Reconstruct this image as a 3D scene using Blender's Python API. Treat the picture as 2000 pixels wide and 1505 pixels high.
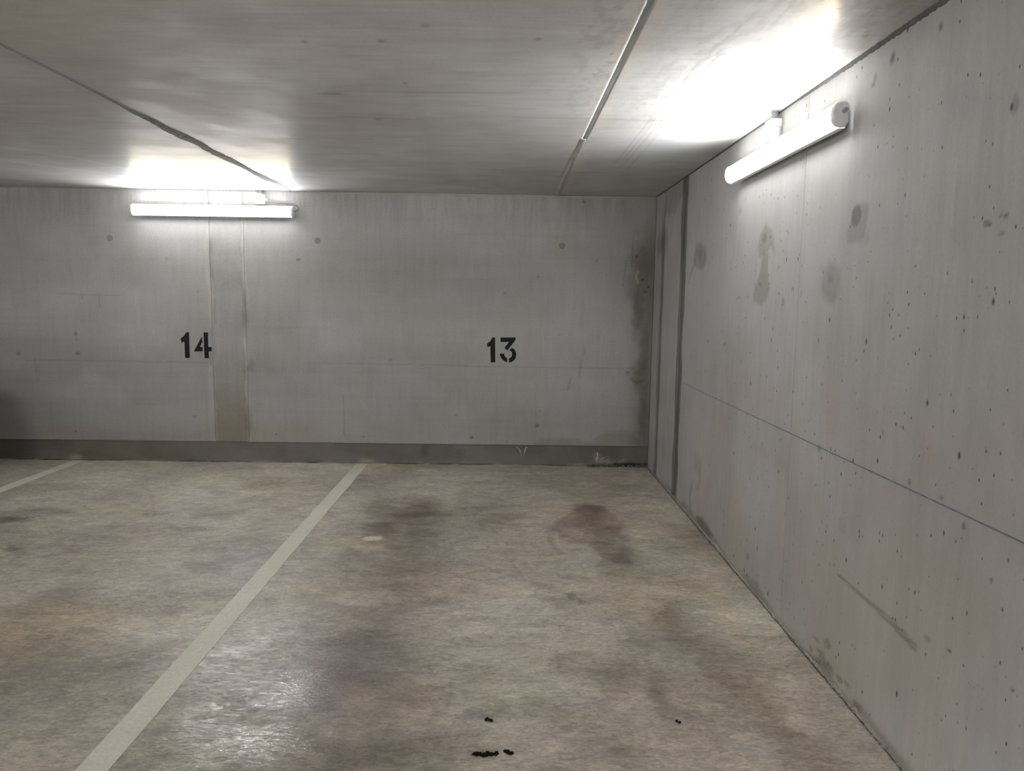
import bpy, bmesh, math, random
import numpy as np
from mathutils import Vector, Matrix

for o in list(bpy.data.objects):
    bpy.data.objects.remove(o, do_unlink=True)
SC = bpy.context.scene
COL = SC.collection
random.seed(7)

# ------------------------------------------------------------------ camera, world, exposure
CAM_POS = (-1.3538, -6.8846, 1.5497)
YAW, PITCH, ROLL = 0.0091, -0.1142, 0.0136
FOCAL_PX = 1454.4
cam_data = bpy.data.cameras.new('camera')
cam = bpy.data.objects.new('camera', cam_data)
COL.objects.link(cam)
fw = Vector((math.sin(YAW) * math.cos(PITCH), math.cos(YAW) * math.cos(PITCH), math.sin(PITCH)))
rt = Vector((math.cos(YAW), -math.sin(YAW), 0))
up = rt.cross(fw)
r2 = rt * math.cos(ROLL) + up * math.sin(ROLL)
u2 = -rt * math.sin(ROLL) + up * math.cos(ROLL)
cam.matrix_world = Matrix(((r2.x, u2.x, -fw.x, CAM_POS[0]), (r2.y, u2.y, -fw.y, CAM_POS[1]),
                           (r2.z, u2.z, -fw.z, CAM_POS[2]), (0, 0, 0, 1)))
cam_data.sensor_fit = 'HORIZONTAL'
cam_data.sensor_width = 36.0
cam_data.lens = 36.0 * FOCAL_PX / 2000.0
cam_data.clip_start = 0.05
SC.camera = cam

world = bpy.data.worlds.new('world')
SC.world = world
world.use_nodes = True
world.node_tree.nodes['Background'].inputs[0].default_value = (0, 0, 0, 1)
world.node_tree.nodes['Background'].inputs[1].default_value = 0.0

SC.view_settings.view_transform = 'Standard'
SC.view_settings.look = 'None'
SC.view_settings.gamma = 1.0
SC.view_settings.use_curve_mapping = False
SC.view_settings.exposure = 0.90
SC.cycles.max_bounces = 8
SC.cycles.glossy_bounces = 2
SC.cycles.diffuse_bounces = 3
SC.cycles.use_light_tree = False
LAMP_STRENGTH = 51.0
LAMP_COLOUR = (0.985, 0.995, 1.0)

H = 2.5          # ceiling height
WX = -10.65      # far side of the garage
WY = -11.6       # wall behind the camera

# ------------------------------------------------------------------ numpy noise and mark helpers
def _hash(ix, iy, seed):
    h = (ix.astype(np.int64) * 374761393 + iy.astype(np.int64) * 668265263 + seed * 1442695041) & 0xffffffff
    h = ((h ^ (h >> 13)) * 1274126177) & 0xffffffff
    h = (h ^ (h >> 16)) & 0xffffffff
    return h / 4294967295.0

def vnoise(x, y, seed=0):
    ix = np.floor(x); iy = np.floor(y)
    fx = x - ix; fy = y - iy
    fx = fx * fx * (3 - 2 * fx); fy = fy * fy * (3 - 2 * fy)
    a = _hash(ix, iy, seed); b = _hash(ix + 1, iy, seed)
    c = _hash(ix, iy + 1, seed); d = _hash(ix + 1, iy + 1, seed)
    return (a + (b - a) * fx) * (1 - fy) + (c + (d - c) * fx) * fy

def fbm(x, y, octaves=4, seed=0):
    t = np.zeros_like(x); amp = 1.0; s = 0.0
    for k in range(octaves):
        t += amp * vnoise(x * 2 ** k + 17.3 * k, y * 2 ** k + 9.1 * k, seed + k * 31)
        s += amp; amp *= 0.5
    return t / s

def sstep(e0, e1, x):
    t = np.clip((x - e0) / (e1 - e0 + 1e-9), 0, 1)
    return t * t * (3 - 2 * t)

class Layer:
    """Surface wear of one wall, floor or ceiling, worked out at each grid point (u, v in metres)."""
    def __init__(self, u, v):
        self.u = u; self.v = v
        self.col = np.ones((len(u), 3)); self.gloss = np.zeros(len(u)); self.pit = np.zeros(len(u))
    def mul(self, mask, rgb):
        if np.isscalar(rgb): rgb = (rgb, rgb, rgb)
        self.col *= 1 - mask[:, None] * (1 - np.array(rgb))
    def warp(self, amp, scale, seed):
        if amp == 0: return self.u, self.v
        return (self.u + amp * 2 * (fbm(self.u * scale, self.v * scale, 3, seed) - 0.5),
                self.v + amp * 2 * (fbm(self.u * scale, self.v * scale, 3, seed + 501) - 0.5))
    def _sub(self, x0, x1, y0, y1, pad):
        return np.where((self.u > x0 - pad) & (self.u < x1 + pad) & (self.v > y0 - pad) & (self.v < y1 + pad))[0]
    def _wsub(self, idx, amp, scale, seed):
        u = self.u[idx]; v = self.v[idx]
        if amp == 0: return u, v
        return (u + amp * 2 * (fbm(u * scale, v * scale, 3, seed) - 0.5),
                v + amp * 2 * (fbm(u * scale, v * scale, 3, seed + 501) - 0.5))
    def ell(self, a, b, rgb, soft=0.35, warp=0.25, seed=1, amount=1.0, gloss=0.0, rot=0.0, grain=0.0):
        """blot filling the box between corners a and b"""
        cx = (a[0] + b[0]) / 2; cy = (a[1] + b[1]) / 2
        rx = max(abs(a[0] - b[0]) / 2, 0.004); ry = max(abs(a[1] - b[1]) / 2, 0.004)
        rad = max(rx, ry)
        idx = self._sub(cx - rad, cx + rad, cy - rad, cy + rad, rad * (soft + warp))
        if len(idx) == 0: return
        m = min(rx, ry)
        u, v = self._wsub(idx, warp * m, 0.9 / m, seed)
        du = u - cx; dv = v - cy
        c, s = math.cos(rot), math.sin(rot)
        d = np.sqrt(((du * c + dv * s) / rx) ** 2 + ((-du * s + dv * c) / ry) ** 2)
        k = sstep(1 + soft, 1 - soft, d) * amount
        if grain: k = k * (1 - grain + 2 * grain * fbm(u * 14, v * 14, 3, seed + 7))
        self._apply(idx, k, rgb, gloss)
    def _apply(self, idx, k, rgb, gloss):
        if np.isscalar(rgb): rgb = (rgb, rgb, rgb)
        self.col[idx] *= 1 - np.clip(k, 0, 1)[:, None] * (1 - np.array(rgb))
        if gloss: self.gloss[idx] += k * gloss
    def stroke(self, pts, w, rgb, soft=0.5, warp=0.0, wscale=3.0, seed=1, amount=1.0, gloss=0.0, w2=None, breakup=0.0):
        p = np.array(pts, float); wm = max(w, w2 or w)
        idx = self._sub(p[:, 0].min(), p[:, 0].max(), p[:, 1].min(), p[:, 1].max(), wm * (1 + soft) + warp)
        if len(idx) == 0: return
        u, v = self._wsub(idx, warp, wscale, seed)
        best = np.full(len(idx), 1e9)
        n = len(p) - 1
        for i in range(n):
            d = p[i + 1] - p[i]; L = d @ d + 1e-12
            t = np.clip(((u - p[i, 0]) * d[0] + (v - p[i, 1]) * d[1]) / L, 0, 1)
            ww = w if w2 is None else w + (w2 - w) * (i + t) / n
            best = np.minimum(best, np.hypot(u - p[i, 0] - t * d[0], v - p[i, 1] - t * d[1]) / ww)
        k = sstep(1 + soft, max(1 - soft, 0), best) * amount
        if breakup: k = k * sstep(breakup - 0.2, breakup + 0.2, fbm(u * wscale * 2, v * wscale * 2, 3, seed + 3))
        self._apply(idx, k, rgb, gloss)
    def poly(self, pts, rgb, soft=0.01, warp=0.0, wscale=6.0, seed=1, amount=1.0, gloss=0.0, grain=0.0):
        p = np.array(pts, float)
        idx = self._sub(p[:, 0].min(), p[:, 0].max(), p[:, 1].min(), p[:, 1].max(), soft + warp)
        if len(idx) == 0: return
        u, v = self._wsub(idx, warp, wscale, seed)
        best = np.full(len(idx), 1e9); inside = np.zeros(len(idx), bool)
        for i in range(len(p)):
            a = p[i]; b = p[(i + 1) % len(p)]; d = b - a; L = d @ d + 1e-12
            t = np.clip(((u - a[0]) * d[0] + (v - a[1]) * d[1]) / L, 0, 1)
            best = np.minimum(best, np.hypot(u - a[0] - t * d[0], v - a[1] - t * d[1]))
            cr = ((a[1] > v) != (b[1] > v)) & (u < (b[0] - a[0]) * (v - a[1]) / (b[1] - a[1] + 1e-12) + a[0])
            inside ^= cr
        sd = np.where(inside, best, -best)
        k = sstep(-soft, soft, sd) * amount
        if grain: k = k * (1 - grain + 2 * grain * fbm(u * 14, v * 14, 3, seed + 7))
        self._apply(idx, k, rgb, gloss)

# ------------------------------------------------------------------ object helpers
def link(o, parent=None):
    COL.objects.link(o)
    if parent is not None: o.parent = parent
    return o

def empty(name, loc=(0, 0, 0)):
    o = bpy.data.objects.new(name, None)
    o.location = loc
    o.empty_display_size = 0.1
    COL.objects.link(o)
    return o

def tag(o, label=None, category=None, group=None, kind=None):
    if label: o['label'] = label
    if category: o['category'] = category
    if group: o['group'] = group
    if kind: o['kind'] = kind
    return o

def mesh_obj(name, verts, faces, mat, parent=None, smooth=False):
    me = bpy.data.meshes.new(name)
    me.from_pydata([tuple(v) for v in verts], [], faces)
    if smooth: me.polygons.foreach_set('use_smooth', [True] * len(me.polygons))
    me.materials.append(mat)
    me.update()
    return link(bpy.data.objects.new(name, me), parent)

def bm_obj(name, bm, mat, parent=None, smooth=False):
    me = bpy.data.meshes.new(name)
    bmesh.ops.recalc_face_normals(bm, faces=bm.faces)
    bm.to_mesh(me); bm.free()
    if smooth: me.polygons.foreach_set('use_smooth', [True] * len(me.polygons))
    me.materials.append(mat)
    return link(bpy.data.objects.new(name, me), parent)

def box_bm(bm, x0, x1, y0, y1, z0, z1, bevel=0.0, seg=2):
    r = bmesh.ops.create_cube(bm, size=1.0)
    for v in r['verts']:
        v.co = Vector(((x0 + x1) / 2 + v.co.x * (x1 - x0), (y0 + y1) / 2 + v.co.y * (y1 - y0), (z0 + z1) / 2 + v.co.z * (z1 - z0)))
    if bevel:
        es = list({e for v in r['verts'] for e in v.link_edges})
        bmesh.ops.bevel(bm, geom=es, offset=bevel, segments=seg, affect='EDGES', profile=0.5)

def box_obj(name, x0, x1, y0, y1, z0, z1, mat, parent=None, bevel=0.0):
    bm = bmesh.new(); box_bm(bm, x0, x1, y0, y1, z0, z1, bevel)
    return bm_obj(name, bm, mat, parent)

def grid_slab(name, us, vs, to3d, depth_dir, depth, mat, parent, layer_fn, relief=None):
    """A slab whose face is a fine grid carrying its wear as attributes, with real thickness behind it."""
    us = np.asarray(us, float); vs = np.asarray(vs, float)
    nu, nv = len(us), len(vs)
    U, V = np.meshgrid(us, vs, indexing='ij')
    u = U.ravel(); v = V.ravel()
    P = to3d(u, v)
    if relief is not None: P = P - np.array(depth_dir)[None, :] * relief(u, v)[:, None]
    lay = layer_fn(u, v)
    ring = [i * nv for i in range(nu)] + [(nu - 1) * nv + j for j in range(1, nv)] + \
           [i * nv + nv - 1 for i in range(nu - 2, -1, -1)] + [j for j in range(nv - 2, 0, -1)]
    ring = np.array(ring)
    Q = P[ring] + np.array(depth_dir)[None, :] * depth
    n0 = nu * nv; nr = len(ring)
    co = np.vstack([P, Q])
    I, J = np.meshgrid(np.arange(nu - 1), np.arange(nv - 1), indexing='ij')
    a = (I * nv + J).ravel()
    front = np.stack([a, a + nv, a + nv + 1, a + 1], 1)
    k = np.arange(nr); k2 = (k + 1) % nr
    side = np.stack([ring[k], n0 + k, n0 + k2, ring[k2]], 1)
    n = np.cross(P[front[0, 1]] - P[front[0, 0]], P[front[0, 3]] - P[front[0, 0]])
    if n @ np.array(depth_dir) > 0:
        front = front[:, ::-1]; side = side[:, ::-1]; back = n0 + k
    else:
        back = (n0 + k)[::-1]
    quads = np.vstack([front, side])
    loops = np.concatenate([quads.ravel(), back]).astype(np.int32)
    starts = np.concatenate([np.arange(len(quads)) * 4, [len(quads) * 4]]).astype(np.int32)
    me = bpy.data.meshes.new(name)
    me.vertices.add(len(co)); me.vertices.foreach_set('co', co.astype(np.float32).ravel())
    me.loops.add(len(loops)); me.loops.foreach_set('vertex_index', loops)
    me.polygons.add(len(starts)); me.polygons.foreach_set('loop_start', starts)
    me.update(calc_edges=True)
    rgba = np.ones((len(co), 4), np.float32)
    base, tint, cloud = TONE[mat.name]
    sd = 700 + len(mat.name)
    k = sstep(0.35, 0.65, fbm(u * 1.7, v * 1.7, 4, sd))[:, None]
    tone = np.array(base)[None, :] * (1 - k) + np.array(tint)[None, :] * k
    tone = tone * (1 + 2 * cloud * (fbm(u * 1.1, v * 1.1, 4, sd + 50) - 0.5) * 1.6 + cloud * (fbm(u * 9, v * 9, 4, sd + 90) - 0.5) * 1.6)[:, None]
    lay.col = lay.col * tone
    lay.gloss = lay.gloss + 0.25 * (fbm(u * 6, v * 6, 3, sd + 130) - 0.5)
    rgba[:n0, :3] = lay.col; rgba[n0:, :3] = lay.col[ring]
    at = me.attributes.new('wear', 'FLOAT_COLOR', 'POINT'); at.data.foreach_set('color', rgba.ravel())
    for nm, arr in (('gloss', lay.gloss), ('pit', lay.pit)):
        at = me.attributes.new(nm, 'FLOAT', 'POINT')
        at.data.foreach_set('value', np.concatenate([arr, arr[ring]]).astype(np.float32))
    me.materials.append(mat)
    me.validate()
    return link(bpy.data.objects.new(name, me), parent)

def steps(*segs):
    """piecewise even coordinates: (start, end, step), ..."""
    out = []
    for s, e, st in segs:
        n = max(1, int(round(abs(e - s) / st)))
        t = np.linspace(s, e, n + 1)
        out.extend(t if not out else t[1:])
    return out

def bead(name, origin, dl, dw, dn, length, n, left, right, height, mat, parent, under=0.02, seed=0, rough=0.0015):
    """Strip of mortar with ragged edges: runs along dl, spreads along dw, stands proud along dn."""
    o = np.array(origin, float); dl = np.array(dl, float); dw = np.array(dw, float); dn = np.array(dn, float)
    ts = np.linspace(-1, 1, 9)
    verts = []; rng = np.random.default_rng(seed)
    for i in range(n + 1):
        s = length * i / n
        l = left(s); r = right(s); h = height(s)
        c = (r - l) / 2; hw = max((l + r) / 2, 0.0005)
        for t in ts:
            z = h * (1 - abs(t) ** 2.5) + (rng.random() - 0.5) * rough * (0 if abs(t) == 1 else 1)
            if abs(t) == 1: z = -0.002
            verts.append(o + dl * s + dw * (c + t * hw) + dn * z)
        verts.append(o + dl * s + dw * (c + hw) - dn * under)
        verts.append(o + dl * s + dw * (c - hw) - dn * under)
    m = 11; faces = []
    for i in range(n):
        for j in range(m):
            a = i * m + j; b = i * m + (j + 1) % m
            faces.append((a, b, b + m, a + m))
    faces.append(tuple(range(m))[::-1]); faces.append(tuple(n * m + j for j in range(m)))
    if np.cross(dl, dw) @ dn > 0: faces = [f[::-1] for f in faces]
    o_ = mesh_obj(name, verts, faces, mat, parent, smooth=False)
    return o_

def n1(s, scale, seed):
    x = np.array([s * scale]); return float(fbm(x, x * 0 + 0.5, 3, seed)[0]) - 0.5

# ------------------------------------------------------------------ materials
class NT:
    def __init__(self, name):
        self.m = bpy.data.materials.new(name); self.m.use_nodes = True
        self.t = self.m.node_tree; self.b = self.t.nodes['Principled BSDF']
    def n(self, typ, **kw):
        nd = self.t.nodes.new(typ)
        for k, v in kw.items(): setattr(nd, k, v)
        return nd
    def l(self, a, b): self.t.links.new(a, b)
    def setin(self, sock, v):
        if hasattr(v, 'is_output'): self.l(v, sock)
        else: sock.default_value = v
    def math(self, op, a, b=0.0, clamp=False):
        nd = self.n('ShaderNodeMath', operation=op); nd.use_clamp = clamp
        self.setin(nd.inputs[0], a); self.setin(nd.inputs[1], b); return nd.outputs[0]
    def mapr(self, v, a, b, c, d):
        nd = self.n('ShaderNodeMapRange')
        for i, x in enumerate((v, a, b, c, d)): self.setin(nd.inputs[i], x)
        return nd.outputs[0]
    def scaled(self, vec, s):
        nd = self.n('ShaderNodeVectorMath', operation='MULTIPLY'); self.l(vec, nd.inputs[0]); nd.inputs[1].default_value = s
        return nd.outputs[0]
    def noise(self, vec, scale, detail=4.0, rough=0.55, dist=0.0):
        nd = self.n('ShaderNodeTexNoise'); self.l(vec, nd.inputs['Vector'])
        nd.inputs['Scale'].default_value = scale; nd.inputs['Detail'].default_value = detail
        nd.inputs['Roughness'].default_value = rough; nd.inputs['Distortion'].default_value = dist
        return nd.outputs['Fac']
    def mulc(self, a, b, fac=1.0):
        nd = self.n('ShaderNodeMix', data_type='RGBA', blend_type='MULTIPLY')
        nd.inputs[0].default_value = fac
        self.setin(nd.inputs[6], a); self.setin(nd.inputs[7], b); return nd.outputs[2]
    def mixc(self, f, a, b):
        nd = self.n('ShaderNodeMix', data_type='RGBA', blend_type='MIX')
        self.setin(nd.inputs[0], f); self.setin(nd.inputs[6], a); self.setin(nd.inputs[7], b); return nd.outputs[2]
    def grey(self, v):
        nd = self.n('ShaderNodeCombineColor')
        for i in range(3): self.l(v, nd.inputs[i])
        return nd.outputs[0]

TONE = {}
def concrete(name, base, tint, cloud=0.16, streak=0.0, streak_axis=(1, 1, 0.12), fine=0.10, rough=0.7, spec=0.35,
             bump=0.25, pits=False, wear=True, fibre=0.0, spec_tint=None, fibre_axis=(1, 1, 1), rough_var=0.2, film=None, mottle=0.0):
    N = NT(name)
    TONE[name] = (base, tint, cloud)
    pos = N.n('ShaderNodeNewGeometry').outputs['Position']
    f1 = N.noise(pos, 70, 3, 0.65)
    v = N.mapr(f1, 0.25, 0.75, 1 - fine, 1 + fine)
    hgt = N.math('MULTIPLY', f1, 1.0)
    if streak:
        st = N.noise(N.scaled(pos, streak_axis), 26, 3, 0.6)
        v = N.math('MULTIPLY', v, N.mapr(st, 0.3, 0.7, 1 - streak, 1 + streak))
    if fibre:
        fb = N.noise(N.scaled(pos, fibre_axis), 52, 4, 0.72, 1.3)
        v = N.math('MULTIPLY', v, N.mapr(fb, 0.32, 0.68, 1 - fibre, 1 + fibre))
        hgt = N.math('ADD', hgt, N.math('MULTIPLY', fb, 1.6))
    if mottle:
        mo = N.noise(pos, 15, 5, 0.68, 0.8)
        v = N.math('MULTIPLY', v, N.mapr(mo, 0.3, 0.7, 1 - mottle, 1 + mottle))
    if wear:                               # large-scale tone of the concrete comes with the wear attribute
        at = N.n('ShaderNodeAttribute', attribute_name='wear')
        col = N.mulc(at.outputs['Color'], N.grey(v))
        gl = N.n('ShaderNodeAttribute', attribute_name='gloss')
        gv = gl.outputs['Fac']
        if fibre: gv = N.math('MULTIPLY', gv, N.mapr(fb, 0.38, 0.62, 0.15, 1.45))
        rv = N.math('SUBTRACT', rough, gv)
    else:
        mid = N.noise(pos, 4, 4, 0.65, 0.6)
        v = N.math('MULTIPLY', v, N.mapr(mid, 0.25, 0.75, 1 - cloud, 1 + cloud))
        col = N.mulc(N.mixc(mid, (*base, 1), (*tint, 1)), N.grey(v))
        rv = rough
    if pits:
        pa = N.n('ShaderNodeAttribute', attribute_name='pit').outputs['Fac']
        tot = None
        for sc, thr, ax in ((21, 0.14, (1, 1, 0.55)), (48, 0.18, (1, 1, 0.55))):
            vo = N.n('ShaderNodeTexVoronoi'); N.l(N.scaled(pos, ax), vo.inputs['Vector']); vo.inputs['Scale'].default_value = sc
            sep = N.n('ShaderNodeSeparateColor'); N.l(vo.outputs['Color'], sep.inputs[0])
            # only some cells hold a blow-hole, of uneven size
            has = N.math('LESS_THAN', sep.outputs[0], pa)
            rad = N.math('MULTIPLY', N.math('ADD', N.math('POWER', sep.outputs[1], 2.5), 0.45), thr)
            hole = N.math('MULTIPLY', has, N.mapr(vo.outputs['Distance'], N.math('MULTIPLY', rad, 0.5), rad, 1.0, 0.0))
            tot = hole if tot is None else N.math('MAXIMUM', tot, hole)
        col = N.mixc(N.math('MULTIPLY', tot, 0.9), col, (0.04, 0.038, 0.034, 1))
    N.l(col, N.b.inputs['Base Color'])
    N.setin(N.b.inputs['Roughness'], N.math('MINIMUM', N.math('MAXIMUM', rv, 0.12), 1.0) if wear else rv)
    N.b.inputs['Specular IOR Level'].default_value = spec
    if spec_tint: N.b.inputs['Specular Tint'].default_value = (*spec_tint, 1)
    if film:                               # weak glossy layer, its colour put in to warm the lamp reflections
        gl_ = N.n('ShaderNodeBsdfGlossy'); gl_.inputs['Color'].default_value = (*film[1], 1); gl_.inputs['Roughness'].default_value = film[2]
        mx = N.n('ShaderNodeMixShader'); mx.inputs[0].default_value = film[0]
        N.l(N.b.outputs[0], mx.inputs[1]); N.l(gl_.outputs[0], mx.inputs[2])
        N.l(mx.outputs[0], N.t.nodes['Material Output'].inputs['Surface'])
    if bump:
        bp = N.n('ShaderNodeBump'); bp.inputs['Strength'].default_value = bump; bp.inputs['Distance'].default_value = 0.004
        N.l(hgt, bp.inputs['Height']); N.l(bp.outputs[0], N.b.inputs['Normal'])
    return N.m

def plain(name, col, rough=0.5, metal=0.0, spec=0.5, var=0.05):
    N = NT(name)
    pos = N.n('ShaderNodeNewGeometry').outputs['Position']
    v = N.mapr(N.noise(pos, 40, 3), 0.3, 0.7, 1 - var, 1 + var)
    N.l(N.mulc((*col, 1), N.grey(v)), N.b.inputs['Base Color'])
    N.b.inputs['Roughness'].default_value = rough; N.b.inputs['Metallic'].default_value = metal
    N.b.inputs['Specular IOR Level'].default_value = spec
    return N.m

def glow(name, col, strength):
    N = NT(name)
    N.b.inputs['Base Color'].default_value = (0.85, 0.85, 0.85, 1); N.b.inputs['Roughness'].default_value = 0.35
    N.b.inputs['Emission Color'].default_value = (*col, 1)
    # the strip inside shines forwards, so the flanks of the diffuser are weaker
    at = N.n('ShaderNodeAttribute', attribute_name='facing')
    N.l(N.math('MULTIPLY', at.outputs['Fac'], strength), N.b.inputs['Emission Strength'])
    return N.m

M = {}
M['wall'] = concrete('wall_concrete', (0.405, 0.396, 0.38), (0.44, 0.437, 0.43), cloud=0.06, streak=0.03, fine=0.11, rough=0.62, spec=0.3, bump=0.12)
M['wall_r'] = concrete('side_wall_concrete', (0.42, 0.41, 0.395), (0.46, 0.455, 0.45), cloud=0.05, streak=0.05, fine=0.05, rough=0.55, spec=0.3, bump=0.10, pits=True)
M['ceiling'] = concrete('ceiling_concrete', (0.615, 0.612, 0.60), (0.675, 0.678, 0.676), cloud=0.08, streak=0.05, streak_axis=(0.12, 1.4, 1),
                        fine=0.06, rough=0.55, spec=0.12, bump=0.08, film=(0.02, (1.0, 0.76, 0.45), 0.19))
M['floor'] = concrete('floor_concrete', (0.50, 0.445, 0.372), (0.48, 0.442, 0.385), cloud=0.13, fine=0.15, rough=0.54, spec=0.5, bump=0.22, fibre=0.33, mottle=0.14,
                      fibre_axis=(0.38, 1.0, 1.0), rough_var=0.22)
M['footing'] = concrete('footing_concrete', (0.235, 0.222, 0.195), (0.22, 0.208, 0.19), cloud=0.16, fine=0.10, rough=0.8, spec=0.2, bump=0.3)
M['plain_wall'] = concrete('far_wall_concrete', (0.40, 0.395, 0.385), (0.44, 0.44, 0.435), cloud=0.07, streak=0.04, fine=0.07, rough=0.7, spec=0.3, bump=0.12, wear=False)
M['slab'] = concrete('slab_concrete', (0.2, 0.2, 0.2), (0.22, 0.22, 0.22), wear=False)
M['filler'] = concrete('joint_mortar', (0.405, 0.396, 0.38), (0.44, 0.437, 0.43), cloud=0.10, streak=0.04, fine=0.11, rough=0.72, spec=0.2, bump=0.2)
M['grey_mortar'] = concrete('grey_mortar', (0.23, 0.23, 0.225), (0.27, 0.27, 0.265), cloud=0.15, fine=0.1, rough=0.85, spec=0.15, bump=0.4, wear=False)
M['edge_mortar'] = concrete('edge_mortar', (0.30, 0.285, 0.255), (0.40, 0.38, 0.345), cloud=0.35, fine=0.3, rough=0.9, spec=0.1, bump=0.6, wear=False)
M['dark_mortar'] = concrete('dark_mortar', (0.12, 0.115, 0.11), (0.16, 0.155, 0.15), cloud=0.25, fine=0.15, rough=0.9, spec=0.1, bump=0.5, wear=False)
M['pale_mortar'] = concrete('pale_mortar', (0.50, 0.47, 0.42), (0.40, 0.38, 0.35), cloud=0.2, fine=0.1, rough=0.8, spec=0.2, bump=0.4, wear=False)
M['line_paint'] = concrete('line_paint', (0.70, 0.66, 0.56), (0.63, 0.59, 0.50), cloud=0.10, fine=0.10, rough=0.55, spec=0.3, bump=0.15, wear=False, fibre=0.07)
M['black_paint'] = plain('black_stencil_paint', (0.006, 0.007, 0.008), 0.55, spec=0.25)
M['white_plastic'] = plain('white_plastic', (0.80, 0.81, 0.82), 0.4)
M['cream_plastic'] = plain('cream_plastic', (0.74, 0.72, 0.64), 0.45)
M['grey_plastic'] = plain('grey_plastic', (0.30, 0.31, 0.34), 0.5)
M['cable'] = plain('grey_cable', (0.22, 0.22, 0.22), 0.5)
M['flake'] = plain('white_flake', (0.66, 0.64, 0.58), 0.8, var=0.2)
M['dirt'] = plain('black_dirt', (0.012, 0.010, 0.008), 0.85, spec=0.1, var=0.3)
M['diffuser'] = glow('lit_diffuser', LAMP_COLOUR, LAMP_STRENGTH)
M['lane_diffuser'] = glow('lit_lane_diffuser', LAMP_COLOUR, 155.0)  # stronger glow for the unseen lane lamps added as fill light
M['plug'] = concrete('plug_mortar', (0.22, 0.22, 0.215), (0.25, 0.25, 0.245), wear=False, bump=0.3)
M['chalk'] = plain('blue_chalk', (0.16, 0.19, 0.29), 0.9, spec=0.1, var=0.25)

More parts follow.
